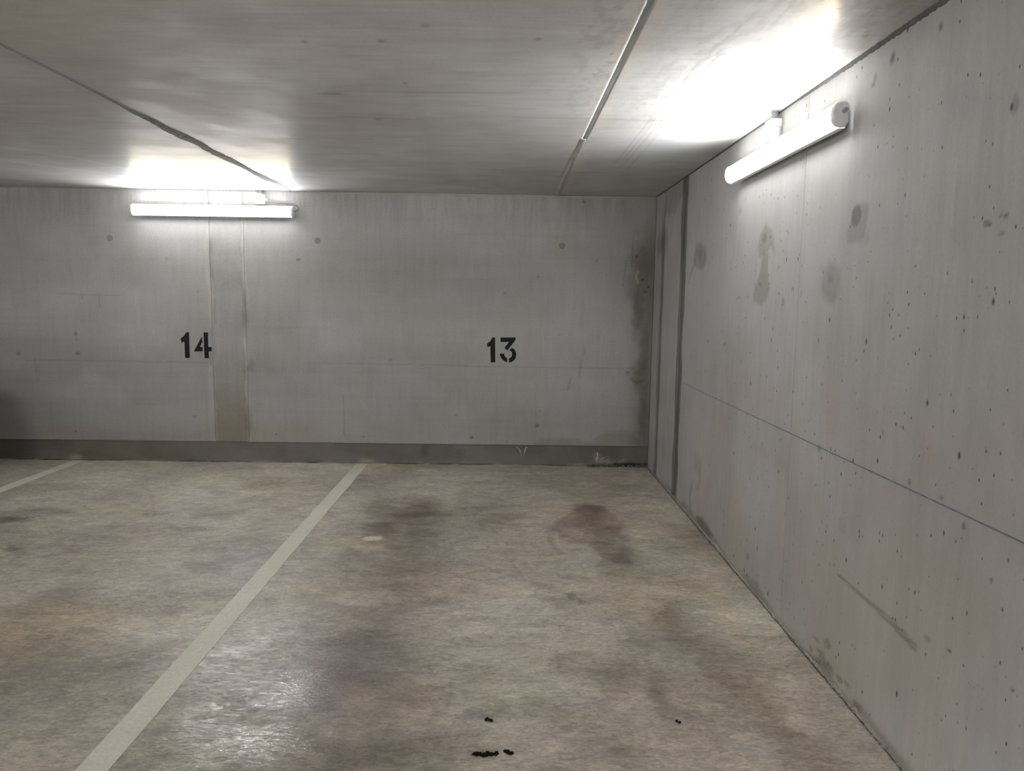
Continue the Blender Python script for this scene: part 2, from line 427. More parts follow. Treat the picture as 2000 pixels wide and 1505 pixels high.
# ------------------------------------------------------------------ wear of the surfaces (metres on each plane)
def back_layer(u, v):                      # u = x along the wall, v = height
    L = Layer(u, v)
    # board bands and damp tone of the shuttering
    L.mul(sstep(0.35, 0.75, fbm(u * 0.5, v * 2.2, 4, 11)), (0.90, 0.90, 0.885))
    L.mul(sstep(0.45, 0.8, fbm(u * 30, v * 1.6, 4, 12)) * 0.6, 0.93)
    L.mul(sstep(0.5, 0.8, fbm(u * 1.2, v * 30, 3, 13)) * 0.4, 0.92)
    # greyer drips just below the ceiling
    L.mul(sstep(2.05, 2.5, v) * sstep(0.42, 0.7, fbm(u * 55, v * 5, 4, 14)), 0.88)
    # filled joint between the two panels
    fx = 0.014 * (fbm(v * 7, v * 0 + 3, 3, 20) - 0.5) * 2
    inside = sstep(-4.045 + 0, -4.03, u + fx) * sstep(-3.765, -3.775, u + fx)
    L.mul(inside * sstep(2.2, 2.05, v), (0.92, 0.915, 0.90))
    L.mul(inside * sstep(1.35, 0.3, v), (0.90, 0.865, 0.82))
    e1 = np.abs(u + 4.075 + fx * 1.5); e2 = np.abs(u + 3.745 + fx * 1.5)
    lip = np.maximum(sstep(0.03, 0.012, e1), sstep(0.03, 0.012, e2)) * sstep(0.35, 0.6, fbm(u * 30, v * 6, 3, 22))
    L.mul(lip, (1.13, 1.12, 1.09))
    L.mul(np.maximum(sstep(0.014, 0.005, np.abs(u + 4.035 + fx)), sstep(0.014, 0.005, np.abs(u + 3.77 + fx))) * sstep(0.42, 0.6, fbm(v * 8, u * 4, 3, 23)), 0.84)
    for i, (a, b) in enumerate([((-4.0644, 2.0467), (-4.033, 1.7251)), ((-3.7654, 1.6361), (-3.724, 1.263)), ((-3.7457, 0.9793), (-3.6733, 0.8614)), ((-3.7764, 0.5489), (-3.7092, 0.211)), ((-4.0933, 1.0222), (-4.0594, 0.9041)), ((-4.0574, 1.2585), (-4.0288, 0.9757))]):
        L.ell(a, b, (0.78, 0.77, 0.75), 0.5, 0.6, 40 + i, 0.8)
    # white plaster patch above the lamp
    L.poly([(-4.0084, 2.4926), (-3.9351, 2.4846), (-3.8996, 2.44), (-3.8723, 2.4314), (-3.8433, 2.477), (-3.7605, 2.4782), (-3.7588, 2.3742), (-4.0215, 2.3704)], (1.30, 1.29, 1.24), 0.006, 0.008, 20, 5)
    L.poly([(-4.002, 2.1161), (-3.7714, 2.0874), (-3.7366, 2.0055), (-3.983, 1.9837)], (1.05, 1.05, 1.03), 0.02, 0.02, 10, 6)
    # hairlines left by the shutter boards
    for pts in [[(-3.1892, 0.9485), (-2.4321, 0.944), (-1.2934, 0.9348), (-0.1511, 0.9303)], [(-5.7809, 0.9389), (-4.9346, 0.9403), (-4.1103, 0.9367)], [(-5.4507, 1.5528), (-5.2324, 1.5465), (-4.8833, 1.5419)], [(-5.6954, 0.9542), (-5.6916, 0.8594), (-5.6854, 0.7262)], [(-5.6706, 0.8976), (-5.6657, 0.7408)], [(-5.2326, 1.5418), (-5.2296, 1.5093)], [(-5.0788, 1.5439), (-5.0704, 1.4323)], [(-4.7874, 0.5412), (-4.5979, 0.5387)]]:
        L.stroke(pts, 0.0055, 0.80, 0.6, 0.004, 6, 8, 1.0, breakup=0.33)
    # scrapes
    for i, pts in enumerate([[(-0.6222, 1.1052), (-0.6473, 0.9621), (-0.6586, 0.8377)], [(-0.645, 1.0669), (-0.6732, 0.8519)], [(-0.7491, 0.8366), (-0.7613, 0.7405)], [(-0.7626, 0.8029), (-0.7752, 0.7211)], [(-0.2627, 1.9159), (-0.2884, 1.6834)], [(-0.2059, 2.1928), (-0.2114, 1.7775)], [(-2.8617, 0.6565), (-2.8479, 0.2214)], [(-0.159, 2.1843), (-0.1423, 2.1019)], [(-0.1611, 1.9635), (-0.1124, 2.0472)]]):
        L.stroke(pts, 0.007, 0.78, 0.7, 0.006, 10, 60 + i, 0.9, breakup=0.35)
    # specks
    for i, (p, r, k) in enumerate([((-5.3073, 1.1857), 0.02, 0.62), ((-5.3054, 1.134), 0.012, 0.6), ((-5.298, 1.0066), 0.022, 0.55), ((-5.8429, 0.9996), 0.025, 0.7), ((-4.1729, 1.5841), 0.008, 0.6), ((-1.0701, 1.7611), 0.012, 0.55), ((-1.3683, 1.6128), 0.015, 0.7), ((-0.5345, 1.9167), 0.009, 0.5), ((-0.6645, 2.4416), 0.011, 0.4), ((-1.0509, 0.3843), 0.02, 0.45), ((-1.6637, 0.2649), 0.018, 0.45), ((-1.8087, 0.4768), 0.016, 0.7), ((-3.2516, 1.8882), 0.018, 0.55), ((-3.4879, 0.272), 0.012, 0.6), ((-1.0294, 0.5251), 0.008, 0.6), ((-2.6751, 0.2624), 0.01, 0.6), ((-4.2458, 0.4323), 0.02, 0.75), ((-5.3554, 0.2785), 0.014, 0.5), ((-4.4504, 1.8807), 0.02, 0.8), ((-0.2168, 0.896), 0.02, 0.6), ((-2.4224, 0.9822), 0.02, 0.75), ((-0.107, 1.7464), 0.013, 0.4), ((-0.1703, 1.9587), 0.012, 0.4), ((-0.0798, 1.6396), 0.014, 0.45), ((-0.0485, 1.6867), 0.014, 0.45), ((-0.8576, 1.2395), 0.008, 0.6)]):
        L.ell((p[0] - r, p[1] - r * 0.7), (p[0] + r, p[1] + r * 0.7), k, 0.5, 0.5, 80 + i)
    # rust mark round a tie hole
    L.ell(*[(-0.9748, 2.1727), (-0.7078, 1.9189)], (0.95, 0.93, 0.86), 0.5, 0.3, 30, 0.8)
    # rough dark mortar climbing the corner
    edge = -0.12 + 0.20 * (fbm(v * 3.2, v * 0 + 1, 4, 33) - 0.35) - 0.10 * sstep(1.0, 1.7, v) * sstep(2.15, 1.9, v)
    c = sstep(edge - 0.12, edge + 0.05, u + 0.06 * (fbm(u * 18, v * 6, 4, 37) - 0.5))
    L.mul(c * sstep(2.4, 2.0, v) * (0.75 + 0.5 * fbm(u * 25, v * 8, 4, 34)), (0.66, 0.64, 0.61))
    L.mul(sstep(-0.30, 0.0, u) * sstep(2.5, 1.7, v), (0.86, 0.85, 0.83))  # broad smooth darkening towards the corner
    for i, (a, b) in enumerate([((-0.1755, 1.685), (-0.0876, 1.311)), ((-0.1066, 1.3108), (-0.0272, 0.9319)), ((-0.1637, 1.0256), (-0.0397, 0.74)), ((-0.1146, 0.6909), (-0.0153, 0.3044)), ((-0.1898, 1.5447), (-0.1414, 1.2158))]):
        L.ell(a, b, (0.68, 0.66, 0.63), 0.6, 0.8, 90 + i, 0.7)
    for i, pts in enumerate([[(-0.1517, 1.8201), (-0.1644, 1.7782), (-0.1532, 1.7225)], [(-0.1862, 0.8342), (-0.1229, 0.7966), (-0.0713, 0.826)]]):
        L.stroke(pts, 0.010, (1.7, 1.68, 1.6) if i == 0 else 0.7, 0.6, 0.006, 14, 70 + i, 0.8)
    # damp rising from the footing
    L.poly([(-1.0911, 0.2035), (-1.0059, 0.2826), (-0.828, 0.2799), (-0.5624, 0.2392), (-0.4205, 0.3336), (-0.2529, 0.36), (-0.0811, 0.2548), (-0.0785, 0.1765), (-1.0905, 0.1644)], (0.84, 0.83, 0.78), 0.02, 0.03, 6, 35)
    for i, (a, b) in enumerate([((-3.7701, 0.4285), (-3.1085, 0.0963)), ((-4.893, 0.3035), (-4.0646, 0.1483)), ((-4.1707, 0.544), (-3.683, 0.1139)), ((-5.7702, 0.3315), (-4.8295, 0.1245))]):
        L.ell(a, b, (0.93, 0.88, 0.80), 0.6, 0.4, 100 + i, 0.9)
    L.ell(*[(-2.712, 1.3703), (-0.5833, 1.0677)], (1.07, 1.07, 1.06), 0.7, 0.3, 36, 0.8)
    return L

def foot_layer(u, v):
    L = Layer(u, v)
    L.mul(sstep(0.4, 0.7, fbm(u * 2.5, v * 6, 4, 51)), (0.85, 0.84, 0.82))
    L.mul(sstep(-2.2, -6.0, u) * 0.9, (0.93, 0.95, 0.86))
    L.mul(sstep(-0.9, -0.1, u), (0.82, 0.81, 0.79))
    L.ell(*[(-3.8725, 0.1799), (-3.5896, 0.0172)], (1.12, 1.10, 1.10), 0.6, 0.4, 52)
    L.ell(*[(-2.1482, 0.1908), (-2.0617, 0.0745)], (0.75, 0.74, 0.73), 0.6, 0.6, 53)
    L.ell(*[(-1.8119, 0.1558), (-1.7153, 0.0786)], (0.8, 0.78, 0.77), 0.6, 0.6, 54)
    # efflorescence and crumbled edge
    for i, (a, b) in enumerate([((-0.5114, 0.1322), (-0.4514, 0.0543)), ((-0.4861, 0.0883), (-0.3399, 0.0409)), ((-0.5335, 0.0534), (-0.2909, 0.0169)), ((-0.2491, 0.0764), (-0.2093, 0.0375)), ((-0.7019, 0.0268), (-0.5563, -0.001))]):
        L.ell(a, b, (1.65, 1.62, 1.55), 0.6, 0.9, 55 + i, 0.8)
    rag = sstep(0.022, 0.0, v - 0.02 * fbm(u * 12, u * 0, 3, 56))
    L.mul(rag * sstep(0.4, 0.6, fbm(u * 7, v * 9, 3, 57)), (1.35, 1.3, 1.22))
    L.mul(sstep(0.016, 0.004, v) * sstep(0.35, 0.55, fbm(u * 5, v * 3, 3, 58)), 0.4)
    L.mul(sstep(-0.55, -0.3, u) * sstep(0.05, 0.015, v + 0.04 * (fbm(u * 20, v * 4, 3, 59) - 0.5)), 0.22)
    # stripe overspray
    for a, b in [((-2.7156, 0.0471), (-2.5912, -0.0299)), ((-5.4245, 0.0541), (-5.314, -0.0228))]:
        L.ell(a, b, (1.9, 1.85, 1.7), 0.7, 0.5, 61, 0.7)
    return L

def right_layer(u, v):                     # u = y along the wall (0 at the corner), v = height
    L = Layer(u, v)
    L.mul(sstep(0.4, 0.75, fbm(u * 8, v * 0.6, 4, 111)) * 0.7, 0.93)
    L.mul(sstep(0.4, 0.7, fbm(u * 1.3, v * 0.9, 4, 112)), (0.94, 0.935, 0.925))
    warm = sstep(1.6, 0.2, v)
    L.mul(warm * sstep(0.35, 0.7, fbm(u * 2.6, v * 1.0, 4, 113)), (1.02, 0.955, 0.90))
    L.mul(warm * sstep(0.5, 0.8, fbm(u * 6, v * 0.9, 4, 114)) * 0.6, (0.97, 0.97, 0.90))
    for i, (a, b) in enumerate([((-2.4168, 1.1395), (-3.2126, 0.9971)), ((-1.8048, 0.886), (-2.4209, 0.7798)), ((-3.674, 1.2263), (-3.9758, 1.0124)), ((-2.8913, 0.806), (-3.3544, 0.7429)), ((-4.4792, 1.1424), (-4.6131, 1.0199))]):
        L.ell(a, b, (1.0, 0.93, 0.86), 0.8, 0.5, 120 + i, 0.7)
    # strip by the corner: smoother grey render at the top, plastered below a stepped edge
    top = 2.27 + 0.10 * sstep(-0.75, -1.0, u) + 0.05 * (fbm(u * 9, u * 0, 3, 130) - 0.5)
    L.mul(sstep(-0.36, -0.38, u) * sstep(-1.10, -1.08, u) * sstep(top - 0.02, top + 0.02, v), (0.80, 0.80, 0.82))
    L.mul(sstep(-1.04, -1.0, u) * sstep(top + 0.05, top - 0.05, v), 1.04)
    w = 0.012 * (fbm(v * 5, v * 0 + 2, 4, 131) - 0.5) * 2
    for cpos, hw, k, sd in ((-0.335, 0.060, 0.48, 132), (-1.095, 0.080, 0.40, 133)):
        ww = hw * (0.75 + 0.7 * fbm(v * 4, v * 0 + sd, 3, sd))
        m = sstep(ww + 0.02, ww - 0.012, np.abs(u - cpos + w * 2)) * (1.0 if sd == 133 else sstep(2.5, 2.1, v) * 0.8 + 0.1)
        L.mul(m * (0.8 + 0.4 * fbm(u * 20, v * 5, 3, sd + 9)), (k, k * 0.985, k * 0.96))
    L.ell(*[(-0.0538, 2.1362), (-0.3058, 1.9701)], 0.65, 0.5, 0.6, 134)
    L.ell(*[(-0.2963, 2.1468), (-0.5329, 1.9776)], 0.8, 0.6, 0.6, 135)
    # grout blots with their runs
    L.ell(*[(-1.4286, 1.971), (-1.779, 1.7807)], (0.64, 0.64, 0.635), 0.22, 0.2, 140, 0.9, rot=0.1)
    L.ell(*[(-1.5509, 1.9299), (-1.6607, 1.8524)], 0.85, 0.4, 0.4, 141)
    L.stroke([(-1.4653, 1.8375), (-1.371, 1.7754), (-1.3078, 1.6911)], 0.028, (0.78, 0.78, 0.77), 0.5, 0.01, 10, 142, 0.9, w2=0.012)
    L.poly([(-2.9265, 1.9609), (-3.0214, 1.9335), (-3.0627, 1.8531), (-3.0651, 1.7889), (-3.0209, 1.8381), (-2.9647, 1.8105), (-2.8414, 1.7882), (-2.8082, 1.8447), (-2.8391, 1.9103)], (0.75, 0.75, 0.70), 0.012, 0.012, 10, 143)
    L.poly([(-2.8942, 1.8122), (-2.9881, 1.8064), (-2.9868, 1.7147), (-3.0291, 1.6349), (-3.0067, 1.5826), (-2.9275, 1.5399), (-2.7851, 1.5556), (-2.7978, 1.6389), (-2.8703, 1.7055)], (0.73, 0.73, 0.665), 0.012, 0.012, 10, 144)
    L.ell(*[(-2.8782, 1.9176), (-2.9485, 1.8668)], 0.72, 0.4, 0.3, 145)
    L.ell(*[(-2.8524, 1.6625), (-2.896, 1.6426)], 0.75, 0.4, 0.3, 146)
    L.stroke([(-2.9224, 2.1916), (-2.9191, 2.0616), (-2.9195, 1.9563)], 0.03, (0.96, 0.96, 0.90), 0.8, 0.0, 5, 147, 0.8)
    L.stroke([(-2.9204, 1.5344), (-2.9383, 1.2579), (-2.9599, 0.9025)], 0.022, (0.95, 0.93, 0.88), 0.8, 0.006, 5, 148, 0.9)
    L.poly([(-4.0153, 1.9387), (-4.0492, 1.925), (-4.0403, 1.8468), (-4.0182, 1.8031), (-3.9787, 1.7888), (-3.8872, 1.7917), (-3.8748, 1.8469), (-3.9042, 1.8898), (-3.9074, 1.929), (-3.9573, 1.9404)], (0.76, 0.76, 0.755), 0.012, 0.012, 9, 149, grain=0.25)
    L.ell(*[(-3.9069, 1.933), (-3.9907, 1.8517)], (0.60, 0.62, 0.64), 0.18, 0.12, 150)
    L.ell(*[(-4.024, 1.8198), (-4.0699, 1.7781)], 0.85, 0.7, 0.9, 151)
    L.ell(*[(-3.874, 1.947), (-3.9014, 1.91)], 0.88, 0.6, 0.8, 152)
    L.ell(*[(-3.6813, 1.721), (-3.8477, 1.5547)], (0.72, 0.715, 0.70), 0.4, 0.35, 153, 1.0, rot=-0.1, grain=0.3)
    L.ell(*[(-3.7234, 1.6764), (-3.7743, 1.6325)], 0.78, 0.6, 0.6, 154)
    L.ell(*[(-3.6409, 1.712), (-3.6866, 1.6841)], 0.88, 0.6, 0.6, 155)
    # dents and dark spots
    for i, (a, b, k) in enumerate([((-4.131, 2.4387), (-4.1654, 2.3933), 0.35), ((-4.0177, 2.3997), (-4.0412, 2.3694), 0.5), ((-4.002, 2.373), (-4.0324, 2.35), 0.45), ((-4.7384, 1.7901), (-4.7563, 1.7755), 0.4), ((-4.757, 1.7867), (-4.7746, 1.7723), 0.4), ((-4.8069, 1.8065), (-4.8194, 1.7927), 0.5), ((-4.8244, 1.8031), (-4.8431, 1.7874), 0.45), ((-4.8113, 1.7577), (-4.8325, 1.742), 0.6), ((-2.884, 0.1741), (-2.933, 0.1416), 0.65), ((-4.7354, 0.5215), (-4.758, 0.5098), 0.22), ((-4.8103, 2.1109), (-4.8488, 2.0642), 0.7), ((-2.4377, 2.0978), (-2.5099, 2.0631), 0.75), ((-4.6367, 0.9688), (-4.6572, 0.9581), 0.4), ((-3.4493, 2.6229), (-3.4813, 2.5916), 0.4), ((-3.2091, 1.5819), (-3.2436, 1.5322), 0.7), ((-4.4311, 2.4338), (-4.4508, 2.4116), 0.4), ((-4.4524, 0.9725), (-4.4682, 0.9502), 0.4), ((-4.7591, 0.9131), (-4.7757, 0.8997), 0.4), ((-5.0211, 0.5458), (-5.036, 0.5397), 0.3), ((-4.8962, 0.7998), (-4.9152, 0.7894), 0.4), ((-3.7247, 0.9511), (-3.7554, 0.9214), 0.6), ((-3.9595, 0.7084), (-4.0373, 0.6439), 0.88), ((-4.6116, 0.508), (-4.6525, 0.4847), 0.7)]):
        L.ell(a, b, k, 0.4, 0.5, 160 + i)
    # grey smears near the ceiling
    for i, (a, b) in enumerate([((-4.1405, 2.2677), (-4.3856, 2.0437)), ((-3.9666, 2.2838), (-4.1175, 2.0403)), ((-4.4997, 2.2528), (-4.6541, 2.0508))]):
        L.ell(a, b, (0.93, 0.93, 0.93), 0.8, 0.8, 190 + i, 1.0)
    L.stroke([(-4.5826, 1.9913), (-4.5793, 1.9011), (-4.5834, 1.7938)], 0.006, 1.10, 0.8, 0.0, 5, 195)
    # long scrape
    sc = [(-3.9898, 0.4642), (-4.2236, 0.4619), (-4.4107, 0.4558), (-4.5667, 0.4398)]
    L.stroke(sc, 0.006, (0.80, 0.80, 0.76), 0.6, 0.006, 6, 196, 1.0, w2=0.016)
    L.stroke([(a, b - 0.004 * i) for i, (a, b) in enumerate(sc)], 0.0035, 0.70, 0.6, 0.004, 8, 197, 0.8, w2=0.006)
    L.stroke([(a, b + 0.003 * i) for i, (a, b) in enumerate(sc)], 0.003, 0.80, 0.6, 0.004, 8, 198, 0.8, w2=0.005)
    # chalk line
    k = sstep(0.012, 0.003, np.abs(v - 0.9398 - 0.0012 * np.sin(u * 3))) * sstep(-1.2, -1.3, u) * (0.55 + 0.45 * sstep(0.3, 0.55, fbm(u * 14, v * 0, 3, 198)))
    L.mul(k, (0.93, 0.94, 0.98))
    # damp stains and broken concrete at the floor
    L.ell(*[(-1.6702, 0.5069), (-1.8778, 0.3557)], (0.86, 0.855, 0.79), 0.4, 0.35, 200, 1.0, rot=0.03)
    L.stroke([(-1.8418, 0.4085), (-1.8532, 0.3389), (-1.8097, 0.2662)], 0.02, (0.78, 0.77, 0.72), 0.6, 0.01, 8, 201, 0.9)
    L.stroke([(-1.6409, 0.2381), (-1.5976, 0.1356), (-1.6375, 0.078)], 0.02, (0.66, 0.65, 0.63), 0.6, 0.012, 8, 202, 0.9)
    L.ell(*[(-1.7999, 0.0687), (-2.0062, 0.0584)], 0.5, 0.4, 0.6, 203)
    L.poly([(-1.7744, 0.05), (-1.9579, 0.1116), (-2.0921, 0.0849), (-2.2351, 0.0373), (-2.0787, 0.0105)], (0.58, 0.57, 0.56), 0.015, 0.02, 9, 204)
    L.poly([(-2.8076, 0.0211), (-2.9375, 0.0557), (-3.0867, 0.0704), (-3.2491, 0.0258), (-3.0968, 0.0038)], (0.72, 0.70, 0.66), 0.02, 0.03, 9, 205)
    for i, (a, b) in enumerate([((-3.7966, 0.1227), (-3.8628, 0.1078)), ((-3.9055, 0.169), (-3.9709, 0.1289)), ((-3.8443, 0.0897), (-3.9301, 0.0683)), ((-3.9082, 0.0799), (-4.0136, 0.0337)), ((-4.0363, 0.0742), (-4.0915, 0.043)), ((-4.0998, 0.0796), (-4.1635, 0.0655)), ((-4.1912, 0.0516), (-4.2538, 0.0196)), ((-3.7607, 0.0657), (-3.7981, 0.0368)), ((-3.7386, 0.0241), (-3.8758, 0.0179))]):
        L.ell(a, b, (0.60, 0.585, 0.545), 0.45, 0.7, 210 + i, 0.85)
    L.ell(*[(-3.9224, 0.1567), (-3.9505, 0.1345)], 1.25, 0.5, 0.4, 219, 0.8)
    L.poly([(-3.7098, 0.0245), (-3.8712, 0.05), (-4.0717, 0.0215), (-4.2066, 0.0023), (-4.2862, 0.0183), (-4.0737, 0.0074), (-3.8238, 0.0099)], (0.62, 0.60, 0.56), 0.015, 0.03, 12, 220, 0.8, grain=0.5)
    L.ell(*[(-4.4209, 0.0022), (-4.6302, 0.0459)], (0.78, 0.78, 0.72), 0.7, 0.6, 221, 0.8)
    low = 0.02 + 0.05 * sstep(0.45, 0.75, fbm(u * 3, u * 0, 3, 222))
    L.mul(sstep(low + 0.02, low - 0.02, v + 0.02 * (fbm(u * 30, v * 30, 3, 223) - 0.5)), (0.74, 0.72, 0.70))
    # blow-holes cluster away from the corner
    L.pit = (0.04 + 0.42 * sstep(-1.6, -3.6, u) * sstep(0.30, 0.62, fbm(u * 1.6, v * 2.2, 3, 230))) * (0.5 + 0.9 * sstep(2.3, 1.4, v)) * sstep(-0.2, -1.4, u)
    return L

def ceiling_layer(u, v):                   # u = x, v = y
    L = Layer(u, v)
    L.mul(sstep(0.4, 0.75, fbm(u * 1.0, v * 6, 4, 301)), 0.91)
    L.mul(sstep(0.4, 0.7, fbm(u * 0.7, v * 0.7, 4, 302)), (0.93, 0.92, 0.905))
    L.mul(sstep(0.5, 0.8, fbm(u * 4, v * 26, 4, 303)) * 0.6, 0.90)
    L.mul(sstep(-3.0, -5.2, v) * 0.8, (0.93, 0.905, 0.87))  # browner and dimmer towards the camera: lamplight falloff put into the colour
    # board lines across
    for i, pts in enumerate([[(-2.1944, -3.2914), (-1.8143, -3.2964), (-1.1741, -3.3165)], [(-2.2536, -3.2448), (-2.129, -3.2433)], [(-1.3361, -2.8499), (-0.9594, -2.8412), (-0.1989, -2.8236)], [(-0.8526, -1.0488), (-0.543, -1.077), (-0.2074, -1.154)], [(-3.1599, -2.2226), (-2.5727, -2.2218)], [(-3.3238, -1.1256), (-2.4774, -1.133)], [(-3.9497, -2.927), (-3.4344, -2.9183)], [(-2.2544, -2.8125), (-1.8822, -2.7696)], [(-2.1647, -2.2514), (-1.9469, -2.2672)], [(-3.1141, -3.2724), (-2.7339, -3.2429)]]):
        L.stroke(pts, 0.012, 0.84 if i not in (6, 8) else 1.12, 0.7, 0.006, 4, 310 + i, 0.9, breakup=0.3)
    L.ell(*[(-2.2348, -3.2719), (-2.1329, -3.2255)], 0.72, 0.6, 0.5, 321)
    # trowel scratches running out from the wall
    for i, pts in enumerate([[(-0.5795, -4.0162), (-0.588, -3.2365), (-0.5754, -1.6649)], [(-0.5503, -3.9613), (-0.5433, -3.1461), (-0.5454, -1.471)], [(-0.5926, -4.0156), (-0.6096, -3.0438), (-0.6135, -1.5653)], [(-0.5219, -3.904), (-0.5007, -3.0707), (-0.493, -1.3716)], [(-0.5448, -4.3357), (-0.5732, -3.9601)], [(-0.4535, -4.3822), (-0.4476, -4.154)]]):
        L.stroke(pts, 0.005, 0.80, 0.7, 0.004, 3, 330 + i, 0.8)
    for i, pts in enumerate([[(-4.156, -0.8213), (-4.4039, -1.4466), (-4.6607, -1.8682)], [(-4.4322, -0.6727), (-4.7881, -1.1086), (-5.0027, -1.3588)], [(-2.6048, -2.8119), (-2.7022, -2.0933)]]):
        L.stroke(pts, 0.03, 1.10, 0.8, 0.02, 3, 340 + i, 0.9)
    for i, (p, r, k) in enumerate([((-1.8304, -3.983), 0.025, 0.6), ((-1.2511, -4.0273), 0.02, 0.6), ((-2.1222, -3.9577), 0.02, 0.6), ((-1.6508, -4.1475), 0.03, 0.75), ((-2.0533, -2.7583), 0.03, 0.6), ((-0.2901, -4.3556), 0.012, 0.4), ((-0.0849, -4.1203), 0.015, 0.6), ((-0.9579, -3.882), 0.01, 0.5), ((-0.9431, -3.7765), 0.01, 0.5), ((-1.8145, -3.4362), 0.02, 0.75)]):
        L.ell((p[0] - r * 0.5, p[1] - r * 0.8), (p[0] + r * 0.5, p[1] + r * 0.8), k, 0.5, 0.6, 350 + i)
    for i, (a, b) in enumerate([((-1.8498, -3.6759), (-1.7764, -2.4451)), ((-1.9253, -2.4347), (-1.7627, -0.2388)), ((-3.0505, -3.1804), (-2.5976, -2.919)), ((-1.4623, -3.8865), (-1.3206, -3.6349)), ((-2.45, -4.1592), (-2.2211, -3.8486))]):
        L.ell(a, b, (0.93, 0.93, 0.93), 0.8, 0.6, 360 + i, 0.8)
    # chipped, blotchy skin near the side lamp
    L.mul(sstep(-1.0, -0.5, u) * sstep(-2.0, -3.2, v) * sstep(0.52, 0.62, fbm(u * 40, v * 14, 4, 371)), (0.88, 0.86, 0.83))
    # cement slurry round the joint
    e = np.abs(u + 0.905)
    L.mul(sstep(0.10, 0.02, e + 0.03 * (fbm(v * 6, u * 6, 3, 372) - 0.5)) * sstep(0.3, 0.6, fbm(v * 3, u * 12, 3, 373)), (1.14, 1.10, 1.02))
    L.mul(sstep(0.13, 0.05, np.abs(u + 1.0 + 0.04 * (fbm(v * 5, u * 0, 3, 374) - 0.5))) * sstep(-2.4, -3.6, v) * sstep(0.45, 0.65, fbm(v * 18, u * 40, 3, 375)) * 0.6, (0.78, 0.76, 0.73))
    L.gloss = 0.05 * (fbm(u * 2, v * 2, 3, 380) - 0.5)
    # red chalk scribble
    L.stroke([(-0.463, -2.8514), (-0.4547, -2.8962), (-0.4286, -2.8424), (-0.4232, -2.8872)], 0.008, (1.0, 0.72, 0.68), 0.5, 0, 1, 1, 0.8)
    return L

